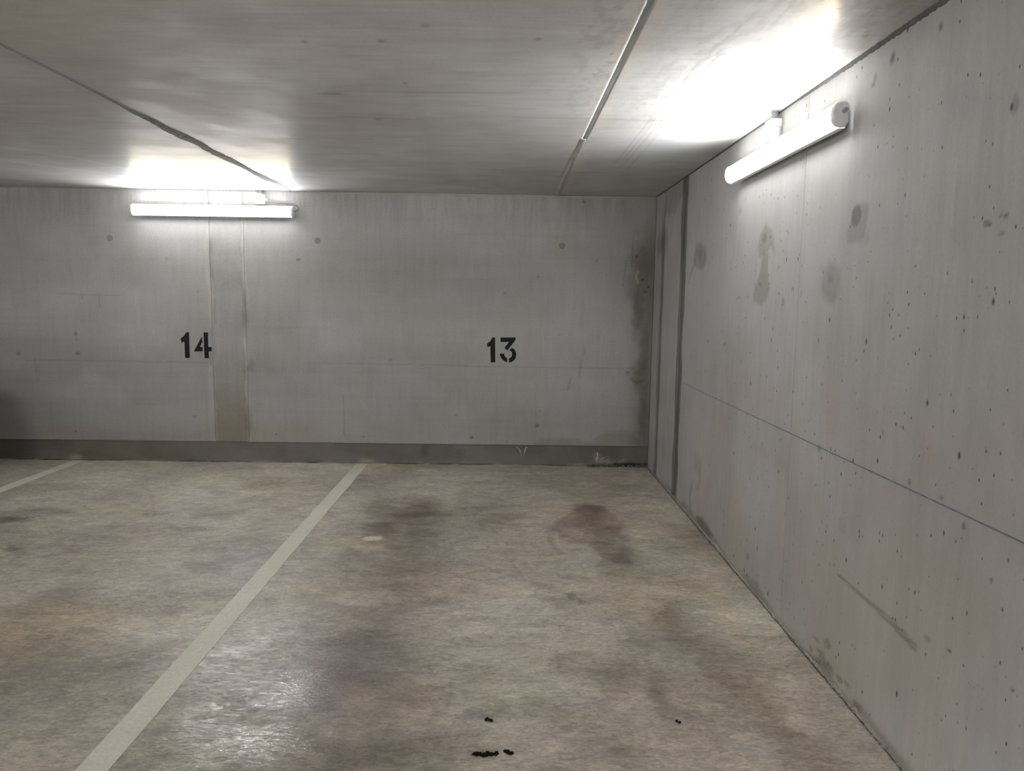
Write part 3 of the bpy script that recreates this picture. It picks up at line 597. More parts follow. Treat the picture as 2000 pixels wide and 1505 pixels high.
def floor_layer(u, v):                     # u = x, v = y
    L = Layer(u, v)
    wu = u + 0.25 * (fbm(u * 1.1, v * 1.1, 3, 401) - 0.5); wv = v + 0.25 * (fbm(u * 1.1, v * 1.1, 3, 402) - 0.5)
    L.mul(sstep(0.38, 0.72, fbm(wu * 1.2, wv * 1.2, 5, 403)), (0.82, 0.805, 0.785))
    L.mul(sstep(0.5, 0.75, fbm(wu * 3, wv * 5, 5, 404)), (0.80, 0.79, 0.78))
    L.mul(sstep(0.48, 0.7, fbm(wu * 7, wv * 14, 4, 408)), (0.86, 0.855, 0.85))
    L.mul(sstep(0.52, 0.7, fbm(wu * 5 + 9, wv * 11, 4, 409)), (1.10, 1.10, 1.09))
    L.mul(sstep(0.5, 0.72, fbm(wu * 1.6 + 7, wv * 1.4, 4, 405)) * 0.7, (0.95, 0.93, 0.97))
    L.mul(sstep(0.55, 0.75, fbm(wu * 2.1 + 3, wv * 2.2, 4, 406)) * 0.7, (0.95, 0.985, 0.95))
    L.mul(sstep(0.5, 0.7, fbm(wu * 1.3 + 11, wv * 1.6, 4, 407)) * 0.6, (1.04, 1.0, 0.95))
    # paler floor close to the walls
    L.mul(sstep(-0.75, 0.0, v) * 0.8, (1.12, 1.12, 1.12))
    L.mul(sstep(-0.55, -0.15, u), (1.10, 1.10, 1.09))
    # wheel tracks of the bay by the wall
    L.stroke([(-2.0965, -1.4462), (-2.1308, -2.275), (-2.0875, -3.2389), (-2.048, -3.8793), (-1.9904, -4.5868)], 0.20, (0.70, 0.67, 0.65), 0.9, 0.16, 2.6, 410, 1.0, breakup=0.33)
    L.stroke([(-2.041, -1.5794), (-1.9643, -2.6417), (-1.8692, -3.6365), (-1.8091, -4.2657), (-1.7887, -4.5843)], 0.17, (0.76, 0.735, 0.73), 0.9, 0.16, 2.6, 411, 1.0, breakup=0.36)
    L.stroke([(-0.7762, -1.6607), (-0.6905, -2.6041), (-0.7037, -3.6635), (-0.6771, -4.2483), (-0.6325, -4.5698)], 0.15, (0.80, 0.775, 0.76), 0.9, 0.16, 2.6, 412, 1.0, breakup=0.36)
    L.stroke([(-0.5518, -3.2655), (-0.4024, -3.9783), (-0.3563, -4.3758), (-0.3225, -4.566)], 0.12, (0.64, 0.60, 0.57), 0.9, 0.12, 2.6, 413, 1.0, breakup=0.30)
    L.ell(*[(-2.3503, -1.1957), (-1.8221, -1.7253)], (0.66, 0.63, 0.62), 0.6, 0.6, 414, 0.9, grain=0.2)
    L.ell(*[(-2.3865, -1.7215), (-1.7845, -2.3136)], (0.74, 0.71, 0.69), 0.7, 0.5, 415, 0.9, grain=0.2)
    # dark stain with curved tyre marks
    L.poly([(-1.025, -1.8661), (-0.9817, -1.6938), (-0.8387, -1.5327), (-0.782, -1.3369), (-0.6244, -1.3305), (-0.5268, -1.5997), (-0.5424, -2.0096), (-0.5671, -2.3722), (-0.58, -2.6008), (-0.6803, -2.6383), (-0.76, -2.4257), (-0.8374, -2.2528), (-0.9347, -2.2357), (-0.9831, -2.0797)], (0.66, 0.615, 0.615), 0.035, 0.05, 6, 416, 0.95, grain=0.3)
    L.ell(*[(-0.8121, -1.3238), (-0.5753, -1.6785)], (0.62, 0.58, 0.57), 0.7, 0.6, 417, 0.9)
    L.ell(*[(-0.6869, -2.4699), (-0.5841, -2.661)], (0.82, 0.80, 0.79), 0.6, 0.6, 418)
    L.ell(*[(-0.9124, -1.9663), (-0.7548, -2.2501)], (1.2, 1.2, 1.18), 0.8, 0.8, 419, 0.8)
    for i, pts in enumerate([[(-1.0313, -1.9131), (-1.0408, -2.1878), (-1.0081, -2.4334)], [(-1.0069, -2.0256), (-1.0023, -2.2582), (-0.9729, -2.4695)]]):
        L.stroke(pts, 0.025, 0.76 if i == 0 else 1.10, 0.7, 0.01, 5, 420 + i, 0.9)
    L.ell(*[(-1.0373, -0.9502), (-0.5533, -1.3844)], (0.90, 0.90, 0.885), 0.8, 0.6, 422)
    for i, (a, b, k) in enumerate([((-1.017, -3.0648), (-0.9711, -3.1592), 0.72), ((-0.9686, -3.1323), (-0.9304, -3.2043), 0.75), ((-0.6112, -3.2352), (-0.496, -3.4725), 0.86), ((-0.9814, -3.8593), (-0.7989, -4.0659), 0.8), ((-0.7662, -3.9427), (-0.693, -4.3162), 0.8), ((-1.1232, -3.672), (-0.8841, -3.9449), 0.9), ((-3.5728, -1.4778), (-3.2214, -1.8024), 0.8), ((-3.6079, -1.9126), (-3.3045, -2.1052), 0.8), ((-4.954, -1.5607), (-4.4621, -1.8244), 0.74), ((-4.8738, -1.7906), (-4.6458, -1.9504), 0.6), ((-4.4029, -2.3983), (-4.2638, -2.5164), 0.75), ((-3.4764, -0.6293), (-3.1788, -0.9632), 0.85), ((-3.3409, -3.0688), (-2.612, -3.3754), 0.88), ((-3.6794, -3.5697), (-2.6987, -4.0187), 0.8), ((-3.4834, -3.8616), (-2.8631, -4.2818), 0.82), ((-2.6389, -4.2784), (-2.3291, -4.4936), 0.88), ((-1.8535, -4.0039), (-1.5868, -4.1918), 0.85), ((-1.5748, -4.3291), (-1.3835, -4.5657), 0.9), ((-2.3477, -3.5944), (-1.895, -4.0046), 0.86), ((-2.04, -4.3997), (-1.6201, -4.5822), 0.84), ((-1.5556, -1.5605), (-1.2602, -1.9213), 0.88), ((-0.9843, -4.3847), (-0.8211, -4.5722), 0.84)]):
        L.ell(a, b, (k ** 1.6, k ** 1.6 * 0.975, k ** 1.6 * 0.95), 0.7, 0.7, 430 + i, 0.95, grain=0.2)
    # violet and greenish tyre dressing
    for i, (a, b, c) in enumerate([((-2.2427, -3.2427), (-1.6151, -3.8712), (0.96, 0.93, 0.98)), ((-2.3199, -3.8394), (-1.885, -4.2668), (0.97, 0.94, 1.0)), ((-1.1322, -3.8167), (-0.8319, -4.2507), (0.95, 0.93, 1.0)), ((-1.5086, -4.1906), (-1.3851, -4.2932), (0.88, 0.86, 0.95)), ((-1.4334, -2.0404), (-1.0574, -2.615), (1.06, 1.06, 1.08)), ((-1.1095, -2.4366), (-0.8792, -2.9312), (1.0, 1.04, 1.0)), ((-1.2409, -4.3883), (-1.0073, -4.5609), (1.05, 1.04, 1.08)), ((-3.8723, -3.2824), (-2.9488, -3.8054), (1.0, 0.95, 0.88)), ((-0.2704, -2.7594), (-0.1869, -3.6529), (1.06, 1.03, 0.98))]):
        L.ell(a, b, c, 0.8, 0.5, 460 + i, 0.9)
    # waxy film worn to a shine under the lamp's reflection and elsewhere along the tracks
    film = sstep(0.46, 0.62, fbm(wu * 1.7 + 5, wv * 1.3, 4, 470))
    L.gloss = 0.10 * film + 0.05 * sstep(0.4, 0.7, fbm(u * 7, v * 7, 4, 471))
    g0 = L.gloss.copy()
    for i, (a, b, g) in enumerate([((-2.5419, -3.8885), (-1.9232, -4.586), 0.34), ((-2.3036, -3.7451), (-1.9573, -4.0057), 0.32), ((-2.7279, -3.7536), (-2.3974, -4.0537), 0.28), ((-2.15, -4.2709), (-1.836, -4.5158), 0.28)]):
        L.ell(a, b, (1.03, 1.03, 1.04), 0.6, 0.7, 480 + i, 1.0, gloss=g, grain=0.2)
    L.gloss = g0 + (L.gloss - g0) * (0.15 + 0.85 * sstep(0.42, 0.58, fbm(u * 5 + 2, v * 8, 4, 472)))
    # arc of a tyre edge and cracks
    for i, pts in enumerate([[(-4.3473, -0.8307), (-4.1065, -1.1636), (-3.8667, -1.6504), (-3.6414, -2.2229), (-3.5392, -2.6019), (-3.4823, -2.9266)], [(-1.3467, -2.3968), (-1.3006, -2.6221), (-1.2443, -2.8264)], [(-1.5651, -3.9571), (-1.5592, -4.1173), (-1.5644, -4.2271)], [(-1.4357, -1.9275), (-1.3473, -2.198), (-1.2993, -2.4425)], [(-1.2824, -3.4617), (-1.2628, -3.6998)], [(-1.7077, -0.5447), (-1.3523, -0.3352)], [(-3.1208, -3.3572), (-2.8974, -3.2902)]]):
        L.stroke(pts, 0.008, 0.82, 0.8, 0.012, 3, 490 + i, 0.8)
    # scratches
    rng = np.random.default_rng(5)
    for i in range(46):
        x = rng.uniform(-5.0, -0.2); y = rng.uniform(-4.6, -0.4); a = rng.uniform(0, math.pi); l = rng.uniform(0.06, 0.3)
        bend = rng.uniform(-0.3, 0.3)
        pts = [(x + l * t * math.cos(a + bend * t), y + l * t * math.sin(a + bend * t)) for t in (0, 0.5, 1)]
        L.stroke(pts, 0.004, 0.84 if rng.random() < 0.6 else 1.15, 0.8, 0.006, 5, 500 + i, 0.8)
    # pale scuffed prints
    L.poly([(-2.2695, -2.1976), (-2.2496, -2.1443), (-2.1615, -2.1307), (-2.1412, -2.1724), (-2.149, -2.2247), (-2.2472, -2.2279)], (2.1, 2.12, 2.15), 0.008, 0.004, 20, 560, 1.0, grain=0.15)
    for i in range(9):
        a = (-0.8095, -3.4108); b = (-0.7802, -3.5876)
        t = i / 8.0; x = a[0] + (b[0] - a[0]) * t; y = a[1] + (b[1] - a[1]) * t
        L.stroke([(x - 0.012, y), (x + 0.024, y + 0.006)], 0.005, 1.7, 0.6, 0.002, 9, 570 + i, 0.75)
    for i in range(12):
        a = (-0.2352, -3.5058); b = (-0.2155, -3.7035)
        t = i / 11.0; x = a[0] + (b[0] - a[0]) * t; y = a[1] + (b[1] - a[1]) * t
        L.stroke([(x - 0.02, y - 0.004), (x + 0.012, y + 0.006), (x + 0.04, y - 0.004)], 0.0045, 0.86, 0.8, 0.003, 9, 590 + i, 0.8)
    # dirt line where the floor meets the side wall
    L.mul(sstep(-0.02, -0.006, u + 0.012 * (fbm(v * 18, u * 0, 3, 600) - 0.5)), 0.62)
    L.mul(sstep(-0.035, -0.02, v) * sstep(0.35, 0.6, fbm(u * 6, v * 0, 3, 601)), 1.18)
    return L

# ------------------------------------------------------------------ the setting
FOOT = 0.197
wall_back = tag(empty('wall_back', (-3, 0, 0)), 'grey concrete wall with the stencilled numbers 13 and 14', kind='structure')
def fix(o, parent):                        # keep world coordinates under a parent that is not at the origin
    o.matrix_parent_inverse = Matrix.Translation(-Vector(parent.location)); return o
toB = lambda u, v: np.stack([u, 0 * u, v], 1)
zs = steps((FOOT, H, 0.0105))
fix(grid_slab('wall_panel', steps((WX, -6.4, 0.10), (-6.4, -4.058, 0.0105)), zs, toB, (0, 1, 0), 0.16, M['wall'], wall_back, back_layer), wall_back)
fix(grid_slab('wall_panel', steps((-3.742, 0.0, 0.0105)), zs, toB, (0, 1, 0), 0.16, M['wall'], wall_back, back_layer), wall_back)
jf = fix(grid_slab('joint_filler', steps((-4.056, -3.744, 0.0105)), zs, lambda u, v: np.stack([u, 0 * u + 0.0012, v], 1), (0, 1, 0), 0.15, M['filler'], wall_back, back_layer,
               relief=lambda u, v: 0.002 * (fbm(u * 9, v * 4, 3, 25) - 0.5)), wall_back)
jf['label'] = 'darker mortar strip filling the upright joint between wall panels'
ft = fix(grid_slab('footing', steps((WX, -6.4, 0.10), (-6.4, 0.0, 0.0105)), steps((0, FOOT, 0.0105)), lambda u, v: np.stack([u, 0 * u + 0.013, v], 1), (0, 1, 0), 0.15,
             M['footing'], wall_back, foot_layer, relief=lambda u, v: 0.004 * (fbm(u * 5, v * 9, 4, 26) - 0.5)), wall_back)
ft['label'] = 'dark damp footing strip set back under the wall panels'
# pale sealing strip under the ceiling
tr = bead('sealing_strip', (-3.1, 0, H - 0.012), (1, 0, 0), (0, 0, 1), (0, -1, 0), 3.08, 180, lambda s: 0.011 + 0.004 * n1(s, 3, 1), lambda s: 0.010 + 0.003 * n1(s, 4, 2),
     lambda s: 0.006 + 0.004 * n1(s, 5, 3), M['pale_mortar'], wall_back, seed=1)
fix(tr, wall_back); tr['label'] = 'thin pale sealing strip along the ceiling edge'
# plugged tie holes
for x, z in [(-4.9565, 2.057), (-3.0766, 2.0606), (-0.851, 2.046)]:
    bm = bmesh.new()
    vs = []
    for rr, yy in ((0.030, 0.004), (0.029, -0.0006), (0.020, -0.0006), (0.009, -0.0006)):
        vs.append([bm.verts.new((x + rr * math.cos(t * math.tau / 18) * (1 + 0.05 * math.sin(3 * t)), yy, z + rr * math.sin(t * math.tau / 18))) for t in range(18)])
    for a, b in zip(vs, vs[1:]):
        for k in range(18): bm.faces.new((a[k], a[(k + 1) % 18], b[(k + 1) % 18], b[k]))
    bm.faces.new(vs[-1])
    fix(bm_obj('tie_hole_plug', bm, M['plug'], wall_back), wall_back)
# white flakes hanging on the footing
def flake(pts, w, parent):
    bm = bmesh.new(); prev = None
    for i, (x, z) in enumerate(pts):
        ww = w * (1 - 0.7 * i / (len(pts) - 1))
        q = [bm.verts.new((x - ww, 0.009, z)), bm.verts.new((x, 0.002, z + ww * 0.3)), bm.verts.new((x + ww, 0.008, z)), bm.verts.new((x, 0.013, z))]
        if prev:
            for k in range(4): bm.faces.new((prev[k], prev[(k + 1) % 4], q[(k + 1) % 4], q[k]))
        else: bm.faces.new(q)
        prev = q
    bm.faces.new(prev)
    o = fix(bm_obj('plaster_flake', bm, M['flake'], parent), parent)
    o['label'] = 'white plaster flake on the footing'
for pts, w in [([(-1.2447, 0.1772), (-1.2204, 0.1629), (-1.2057, 0.1435), (-1.2005, 0.119), (-1.1953, 0.0946)], 0.008), ([(-1.1436, 0.1785), (-1.1577, 0.1538), (-1.1669, 0.1243), (-1.1712, 0.0949)], 0.009), ([(-0.4968, 0.1274), (-0.4728, 0.1326), (-0.4765, 0.0884)], 0.01), ([(-0.4765, 0.0884), (-0.4852, 0.0539)], 0.012), ([(-0.4518, 0.0691), (-0.4041, 0.0893), (-0.3657, 0.0996)], 0.009), ([(-0.4801, 0.0442), (-0.4129, 0.0597), (-0.3351, 0.041)], 0.008), ([(-0.5296, 0.0878), (-0.491, 0.0883)], 0.007), ([(-0.2771, 0.0417), (-0.239, 0.0618), (-0.2203, 0.0816)], 0.006)]:
    flake(pts, w, wall_back)
b = bead('crumbled_edge', (-6.3, 0.011, 0.0), (1, 0, 0), (0, 0, 1), (0, -1, 0), 5.75, 900, lambda s: 0.002, lambda s: 0.001 + 0.034 * max(0, n1(s, 6, 81) + 0.02) + 0.012 * max(0, n1(s, 30, 82)),
     lambda s: 0.001 + 0.012 * max(0, n1(s, 12, 83) + 0.1), M['pale_mortar'], wall_back, under=0.01, seed=8, rough=0.006)
fix(b, wall_back); b['label'] = 'pale crumbled mortar along the foot of the wall'
# crumbled mortar along the foot of the wall by the corner
bm = bmesh.new(); rg = random.Random(3)
for k in range(60):
    x = -0.02 - 0.55 * rg.random() ** 1.5; r = rg.uniform(0.006, 0.016)
    mt = Matrix.Translation((x, 0.004 + rg.uniform(-0.012, 0.004), r * 0.6)) @ Matrix.Rotation(rg.random() * 6, 4, 'Z') @ Matrix.Diagonal((r * 1.6, r, r * rg.uniform(0.6, 1.3), 1))
    bmesh.ops.create_icosphere(bm, subdivisions=1, radius=1.0, matrix=mt)
for v in bm.verts: v.co += Vector((rg.uniform(-1, 1), rg.uniform(-1, 1), rg.uniform(-1, 1))) * 0.003
o = fix(bm_obj('mortar_crumbs', bm, M['dark_mortar'], wall_back), wall_back); o['kind'] = 'stuff'; o['label'] = 'black crumbled mortar in the foot of the corner'

# stencilled bay numbers
def stencil(name, pieces, parent, label):
    bm = bmesh.new()
    for pts in pieces:
        f = [bm.verts.new((x, -0.0012, z)) for x, z in pts]
        b = [bm.verts.new((x, 0.002, z)) for x, z in pts]
        n = len(pts)
        bm.faces.new(f); bm.faces.new(b[::-1])
        for k in range(n): bm.faces.new((f[k], b[k], b[(k + 1) % n], f[(k + 1) % n]))
    bm.normal_update()
    bmesh.ops.triangulate(bm, faces=[f for f in bm.faces if len(f.verts) > 4])
    return tag(bm_obj(name, bm, M['black_paint'], parent), label)
n14 = tag(fix(link(bpy.data.objects.new('painted_number', None), wall_back), wall_back), 'black stencilled bay number 14 beside the filled joint')
n13 = tag(fix(link(bpy.data.objects.new('painted_number', None), wall_back), wall_back), 'black stencilled bay number 13 on bare concrete')
stencil('digit', [[(-4.3469, 1.153), (-4.3442, 1.1611), (-4.3229, 1.1761), (-4.2957, 1.2113), (-4.2903, 1.2154), (-4.2696, 1.2157), (-4.2698, 1.1428), (-4.2699, 0.9821), (-4.2732, 0.9788), (-4.3109, 0.9775), (-4.3129, 0.9896), (-4.3148, 1.1242), (-4.3186, 1.1301), (-4.3394, 1.117), (-4.3445, 1.1298)]], n14, 'stencilled digit 1')
stencil('digit', [[(-4.2279, 1.0382), (-4.2268, 1.047), (-4.1519, 1.1796), (-4.1496, 1.1283), (-4.1723, 1.0859), (-4.1684, 1.0815), (-4.1497, 1.0782), (-4.1502, 1.042)],
                  [(-4.1359, 1.2158), (-4.0948, 1.2164), (-4.0968, 1.0817), (-4.0664, 1.0821), (-4.0657, 1.0427), (-4.095, 1.0407), (-4.0946, 0.9783), (-4.1331, 0.9778), (-4.1361, 1.0804)]], n14, 'stencilled digit 4')
stencil('digit', [[(-1.479, 1.2044), (-1.4539, 1.2047), (-1.4491, 0.9737), (-1.4914, 0.9732), (-1.4961, 1.123), (-1.5033, 1.1229), (-1.5205, 1.1126), (-1.527, 1.1321), (-1.5271, 1.1446), (-1.5209, 1.1542), (-1.499, 1.1664), (-1.4898, 1.1829)]], n13, 'stencilled digit 1')
stencil('digit', [[(-1.4036, 1.2047), (-1.2638, 1.2072), (-1.2641, 1.189), (-1.2696, 1.1763), (-1.3383, 1.0866), (-1.3656, 1.1065), (-1.3276, 1.1614), (-1.3292, 1.1636), (-1.4021, 1.1626)],
                  [(-1.2986, 1.1114), (-1.2774, 1.0991), (-1.2626, 1.0788), (-1.256, 1.0568), (-1.2566, 1.0331), (-1.2641, 1.0093), (-1.2781, 0.9917), (-1.2984, 0.9788), (-1.322, 0.9738), (-1.3235, 1.0123), (-1.3068, 1.0198), (-1.296, 1.0342), (-1.2931, 1.0532), (-1.2978, 1.0705), (-1.3077, 1.0829), (-1.3155, 1.0806), (-1.3194, 1.0869)],
                  [(-1.4072, 1.0555), (-1.3688, 1.0569), (-1.3667, 1.0427), (-1.3574, 1.0255), (-1.3399, 1.0131), (-1.3394, 0.9742), (-1.3632, 0.9859), (-1.3839, 1.0021), (-1.3992, 1.0227), (-1.4064, 1.0406)]], n13, 'stencilled digit 3')

# side wall
wall_right = tag(empty('wall_right', (0, -3, 0)), 'pale concrete side wall with blow-holes and blue chalk line', kind='structure')
toR = lambda u, v: np.stack([0 * u, u, v], 1)
zr = steps((0, H, 0.0095))
def rpanel(name, us, mat=None, off=0.0, rel=None):
    return fix(grid_slab(name, us, zr, (lambda u, v: np.stack([0 * u + off, u, v], 1)), (1, 0, 0), 0.16 - off, mat or M['wall_r'], wall_right, right_layer, relief=rel), wall_right)
rpanel('wall_panel', steps((0.17, 0.0, 0.05), (0.0, -0.308, 0.0095)))
f1 = rpanel('joint_filler', steps((-0.310, -0.360, 0.0095)), M['filler'], 0.005, lambda u, v: 0.004 * (fbm(u * 9, v * 7, 3, 136) - 0.5)); f1['label'] = 'narrow mortar joint beside the corner'
rpanel('wall_panel', steps((-0.362, -1.055, 0.0095)))
f2 = rpanel('joint_filler', steps((-1.057, -1.133, 0.0095)), M['filler'], 0.006, lambda u, v: 0.005 * (fbm(u * 9, v * 7, 3, 137) - 0.5)); f2['label'] = 'dark ragged mortar joint'
rpanel('wall_panel', steps((-1.135, -3.414, 0.0095)))
rpanel('wall_panel', steps((-3.421, -5.6, 0.0095), (-5.6, -9.4, 0.10)))
rpanel('wall_panel', steps((-9.405, WY, 0.10)))
# snapped chalk line
bm = bmesh.new(); prev = None
for i in range(301):
    y = -1.25 - 4.6 * i / 300
    hw = (0.0012 + 0.0012 * min(1, i / 200)) * (1 + 0.5 * n1(y, 9, 71)); z = 0.9398 + 0.0015 * n1(y, 1.5, 72)
    q = [bm.verts.new((0.001, y, z - hw)), bm.verts.new((-0.0003, y, z - hw)), bm.verts.new((-0.0003, y, z + hw)), bm.verts.new((0.001, y, z + hw))]
    if prev:
        for k in range(4): bm.faces.new((prev[k], q[k], q[(k + 1) % 4], prev[(k + 1) % 4]))
    else: bm.faces.new(q)
    prev = q
bm.faces.new(prev)
o = fix(bm_obj('chalk_line', bm, M['chalk'], wall_right), wall_right); o['label'] = 'thin blue chalk line snapped level across the wall'
# broken edge where the side wall meets the floor
b = bead('broken_edge', (0, -0.01, 0.004), (0, -1, 0), (0, 0, 1), (-1, 0, 0), 5.6, 560, lambda s: 0.008, lambda s: 0.008 + 0.06 * max(0, n1(s, 3, 5) - 0.05) + 0.03 * max(0, n1(s, 20, 15)),
     lambda s: 0.003 + 0.016 * max(0, n1(s, 14, 6) + 0.05), M['edge_mortar'], wall_right, seed=4, rough=0.010)
fix(b, wall_right); b['label'] = 'ragged mortar edge along the floor'
b = bead('crack', (0, -0.01, 0.0), (0, -1, 0), (-1, 0, 0), (0, 0, 1), 5.6, 700, lambda s: -0.004 - 0.022 * max(0, n1(s, 5, 91) + 0.1), lambda s: 0.0075 + 0.022 * max(0, n1(s, 5, 91) + 0.1) + 0.004 * n1(s, 40, 92),
     lambda s: 0.0006, M['dirt'], wall_right, under=0.004, seed=5, rough=0.0005)
fix(b, wall_right); b['label'] = 'thin dark crack between wall and floor'
# mortar squeezed out under the ceiling
wfun = lambda s: 0.006 + 0.034 * float(sstep(3.15, 4.1, np.array([s]))[0]) * (0.8 + 0.8 * n1(s, 3, 8)) + 0.004 * n1(s, 9, 9)
b = bead('joint_mortar', (-0.002, -0.02, H - 0.003), (0, -1, 0), (0.55, 0, -0.83), (-0.83, 0, -0.55), 6.0, 420, lambda s: wfun(s) * 0.6, lambda s: wfun(s),
     lambda s: 0.004 + 0.10 * max(0, wfun(s) - 0.012), M['dark_mortar'], wall_right, seed=6, rough=0.004)
fix(b, wall_right); b['label'] = 'dark mortar squeezed out under the ceiling'

# other walls of the garage, out of the photograph
box_obj('wall_left', WX - 0.2, WX, WY - 0.2, 0.2, 0, H, M['plain_wall'])['kind'] = 'structure'
box_obj('wall_front', WX, 0.2, WY - 0.2, WY, 0, H, M['plain_wall'])['kind'] = 'structure'
for nm in ('wall_left', 'wall_front'):
    bpy.data.objects[nm]['label'] = 'plain concrete wall on the far side of the garage'

# floor
toF = lambda u, v: np.stack([u, v, 0 * u], 1)
floor = grid_slab('floor', steps((WX - 0.2, -6.4, 0.14), (-6.4, 0.17, 0.0105)), steps((0.17, -4.9, 0.0105), (-4.9, WY - 0.2, 0.14)), toF, (0, 0, -1), 0.2, M['floor'], None, floor_layer)
tag(floor, 'stained brownish trowelled concrete garage floor', kind='structure')
def floor_line(x, label, seed):
    bm = bmesh.new(); n = 240; prev = None; y1 = -5.15
    for i in range(n + 1):
        s = i / n; y = 0.012 + (y1 - 0.012) * s
        l = x - 0.054 + 0.006 * n1(y, 4, seed) + 0.003 * n1(y, 25, seed + 1); r = x + 0.054 + 0.006 * n1(y, 4, seed + 2) + 0.003 * n1(y, 25, seed + 3)
        q = [bm.verts.new((l, y, 0.0)), bm.verts.new((l, y, 0.0016)), bm.verts.new((r, y, 0.0016)), bm.verts.new((r, y, 0.0))]
        if prev:
            for k in range(3): bm.faces.new((prev[k], q[k], q[k + 1], prev[k + 1]))
            bm.faces.new((prev[3], q[3], q[0], prev[0]))
        else: bm.faces.new(q)
        prev = q
    bm.faces.new(prev)
    return tag(bm_obj('parking_line', bm, M['line_paint'], floor), label)
floor_line(-2.692, 'cream painted line between bays 13 and 14', 21)
floor_line(-5.345, 'cream painted line on the far side of bay 14', 31)
floor_line(-8.0, 'cream painted line beyond the parked car', 41)

# ceiling
ceil_slab = box_obj('ceiling', WX - 0.2, 0.2, WY - 0.2, 0.2, H + 0.05, H + 0.25, M['slab'])
tag(ceil_slab, 'smooth grey precast concrete ceiling with joints running to the numbered wall', kind='structure')
vy = steps((0.16, -4.8, 0.0105), (-4.8, WY - 0.1, 0.14))
toC = lambda u, v: np.stack([u, v, 0 * u + H], 1)
for us in (steps((WX - 0.1, -8.40, 0.14)), steps((-8.39, -6.4, 0.14), (-6.4, -5.897, 0.0105)), steps((-5.889, -3.313, 0.0105)), steps((-3.306, -0.916, 0.0105)), steps((-0.895, 0.16, 0.0105))):
    grid_slab('ceiling_panel', us, vy, toC, (0, 0, 1), 0.06, M['ceiling'], ceil_slab, ceiling_layer)
# pale ridge then dark groove in the joint near the side wall
b = bead('joint_filler', (-0.9055, -0.005, H), (0, -1, 0), (1, 0, 0), (0, 0, -1), 2.35, 150, lambda s: 0.030 - 0.005 * s + 0.010 * n1(s, 5, 51), lambda s: 0.026 - 0.004 * s + 0.008 * n1(s, 6, 52),
     lambda s: 0.013 - 0.003 * s + 0.004 * n1(s, 7, 53), M['pale_mortar'], ceil_slab, under=0.03, seed=11, rough=0.002)
b['label'] = 'pale mortar ridge squeezed out of the ceiling joint'
b = bead('joint_filler', (-0.9055, -2.345, H), (0, -1, 0), (1, 0, 0), (0, 0, -1), 4.5, 240, lambda s: 0.012 + 0.006 * n1(s, 5, 54), lambda s: 0.012 + 0.006 * n1(s, 6, 55),
     lambda s: 0.0005, M['grey_mortar'], ceil_slab, under=0.03, seed=12, rough=0.001)
b['label'] = 'dark mortar in the ceiling joint'
def lw(s):
    return 0.004 + 0.042 * float((sstep(0.05, 0.5, np.array([s])) * sstep(3.3, 2.3, np.array([s])))[0]) * (1 + 1.4 * n1(s, 5, 57))
b = bead('joint_filler', (-3.3095, -0.02, H), (0, -1, 0), (1, 0, 0), (0, 0, -1), 4.9, 330, lambda s: lw(s) + 0.006 * n1(s, 9, 58), lambda s: lw(s + 0.13) + 0.006 * n1(s, 8, 59),
     lambda s: 0.004, M['grey_mortar'], ceil_slab, under=0.03, seed=13, rough=0.003)
b['label'] = 'ragged dark grey mortar smeared along the ceiling joint'
b = bead('joint_filler', (-5.893, -0.01, H), (0, -1, 0), (1, 0, 0), (0, 0, -1), 4.9, 120, lambda s: 0.010, lambda s: 0.010 + 0.006 * n1(s, 6, 62),
     lambda s: 0.003, M['pale_mortar'], ceil_slab, under=0.03, seed=14, rough=0.002)

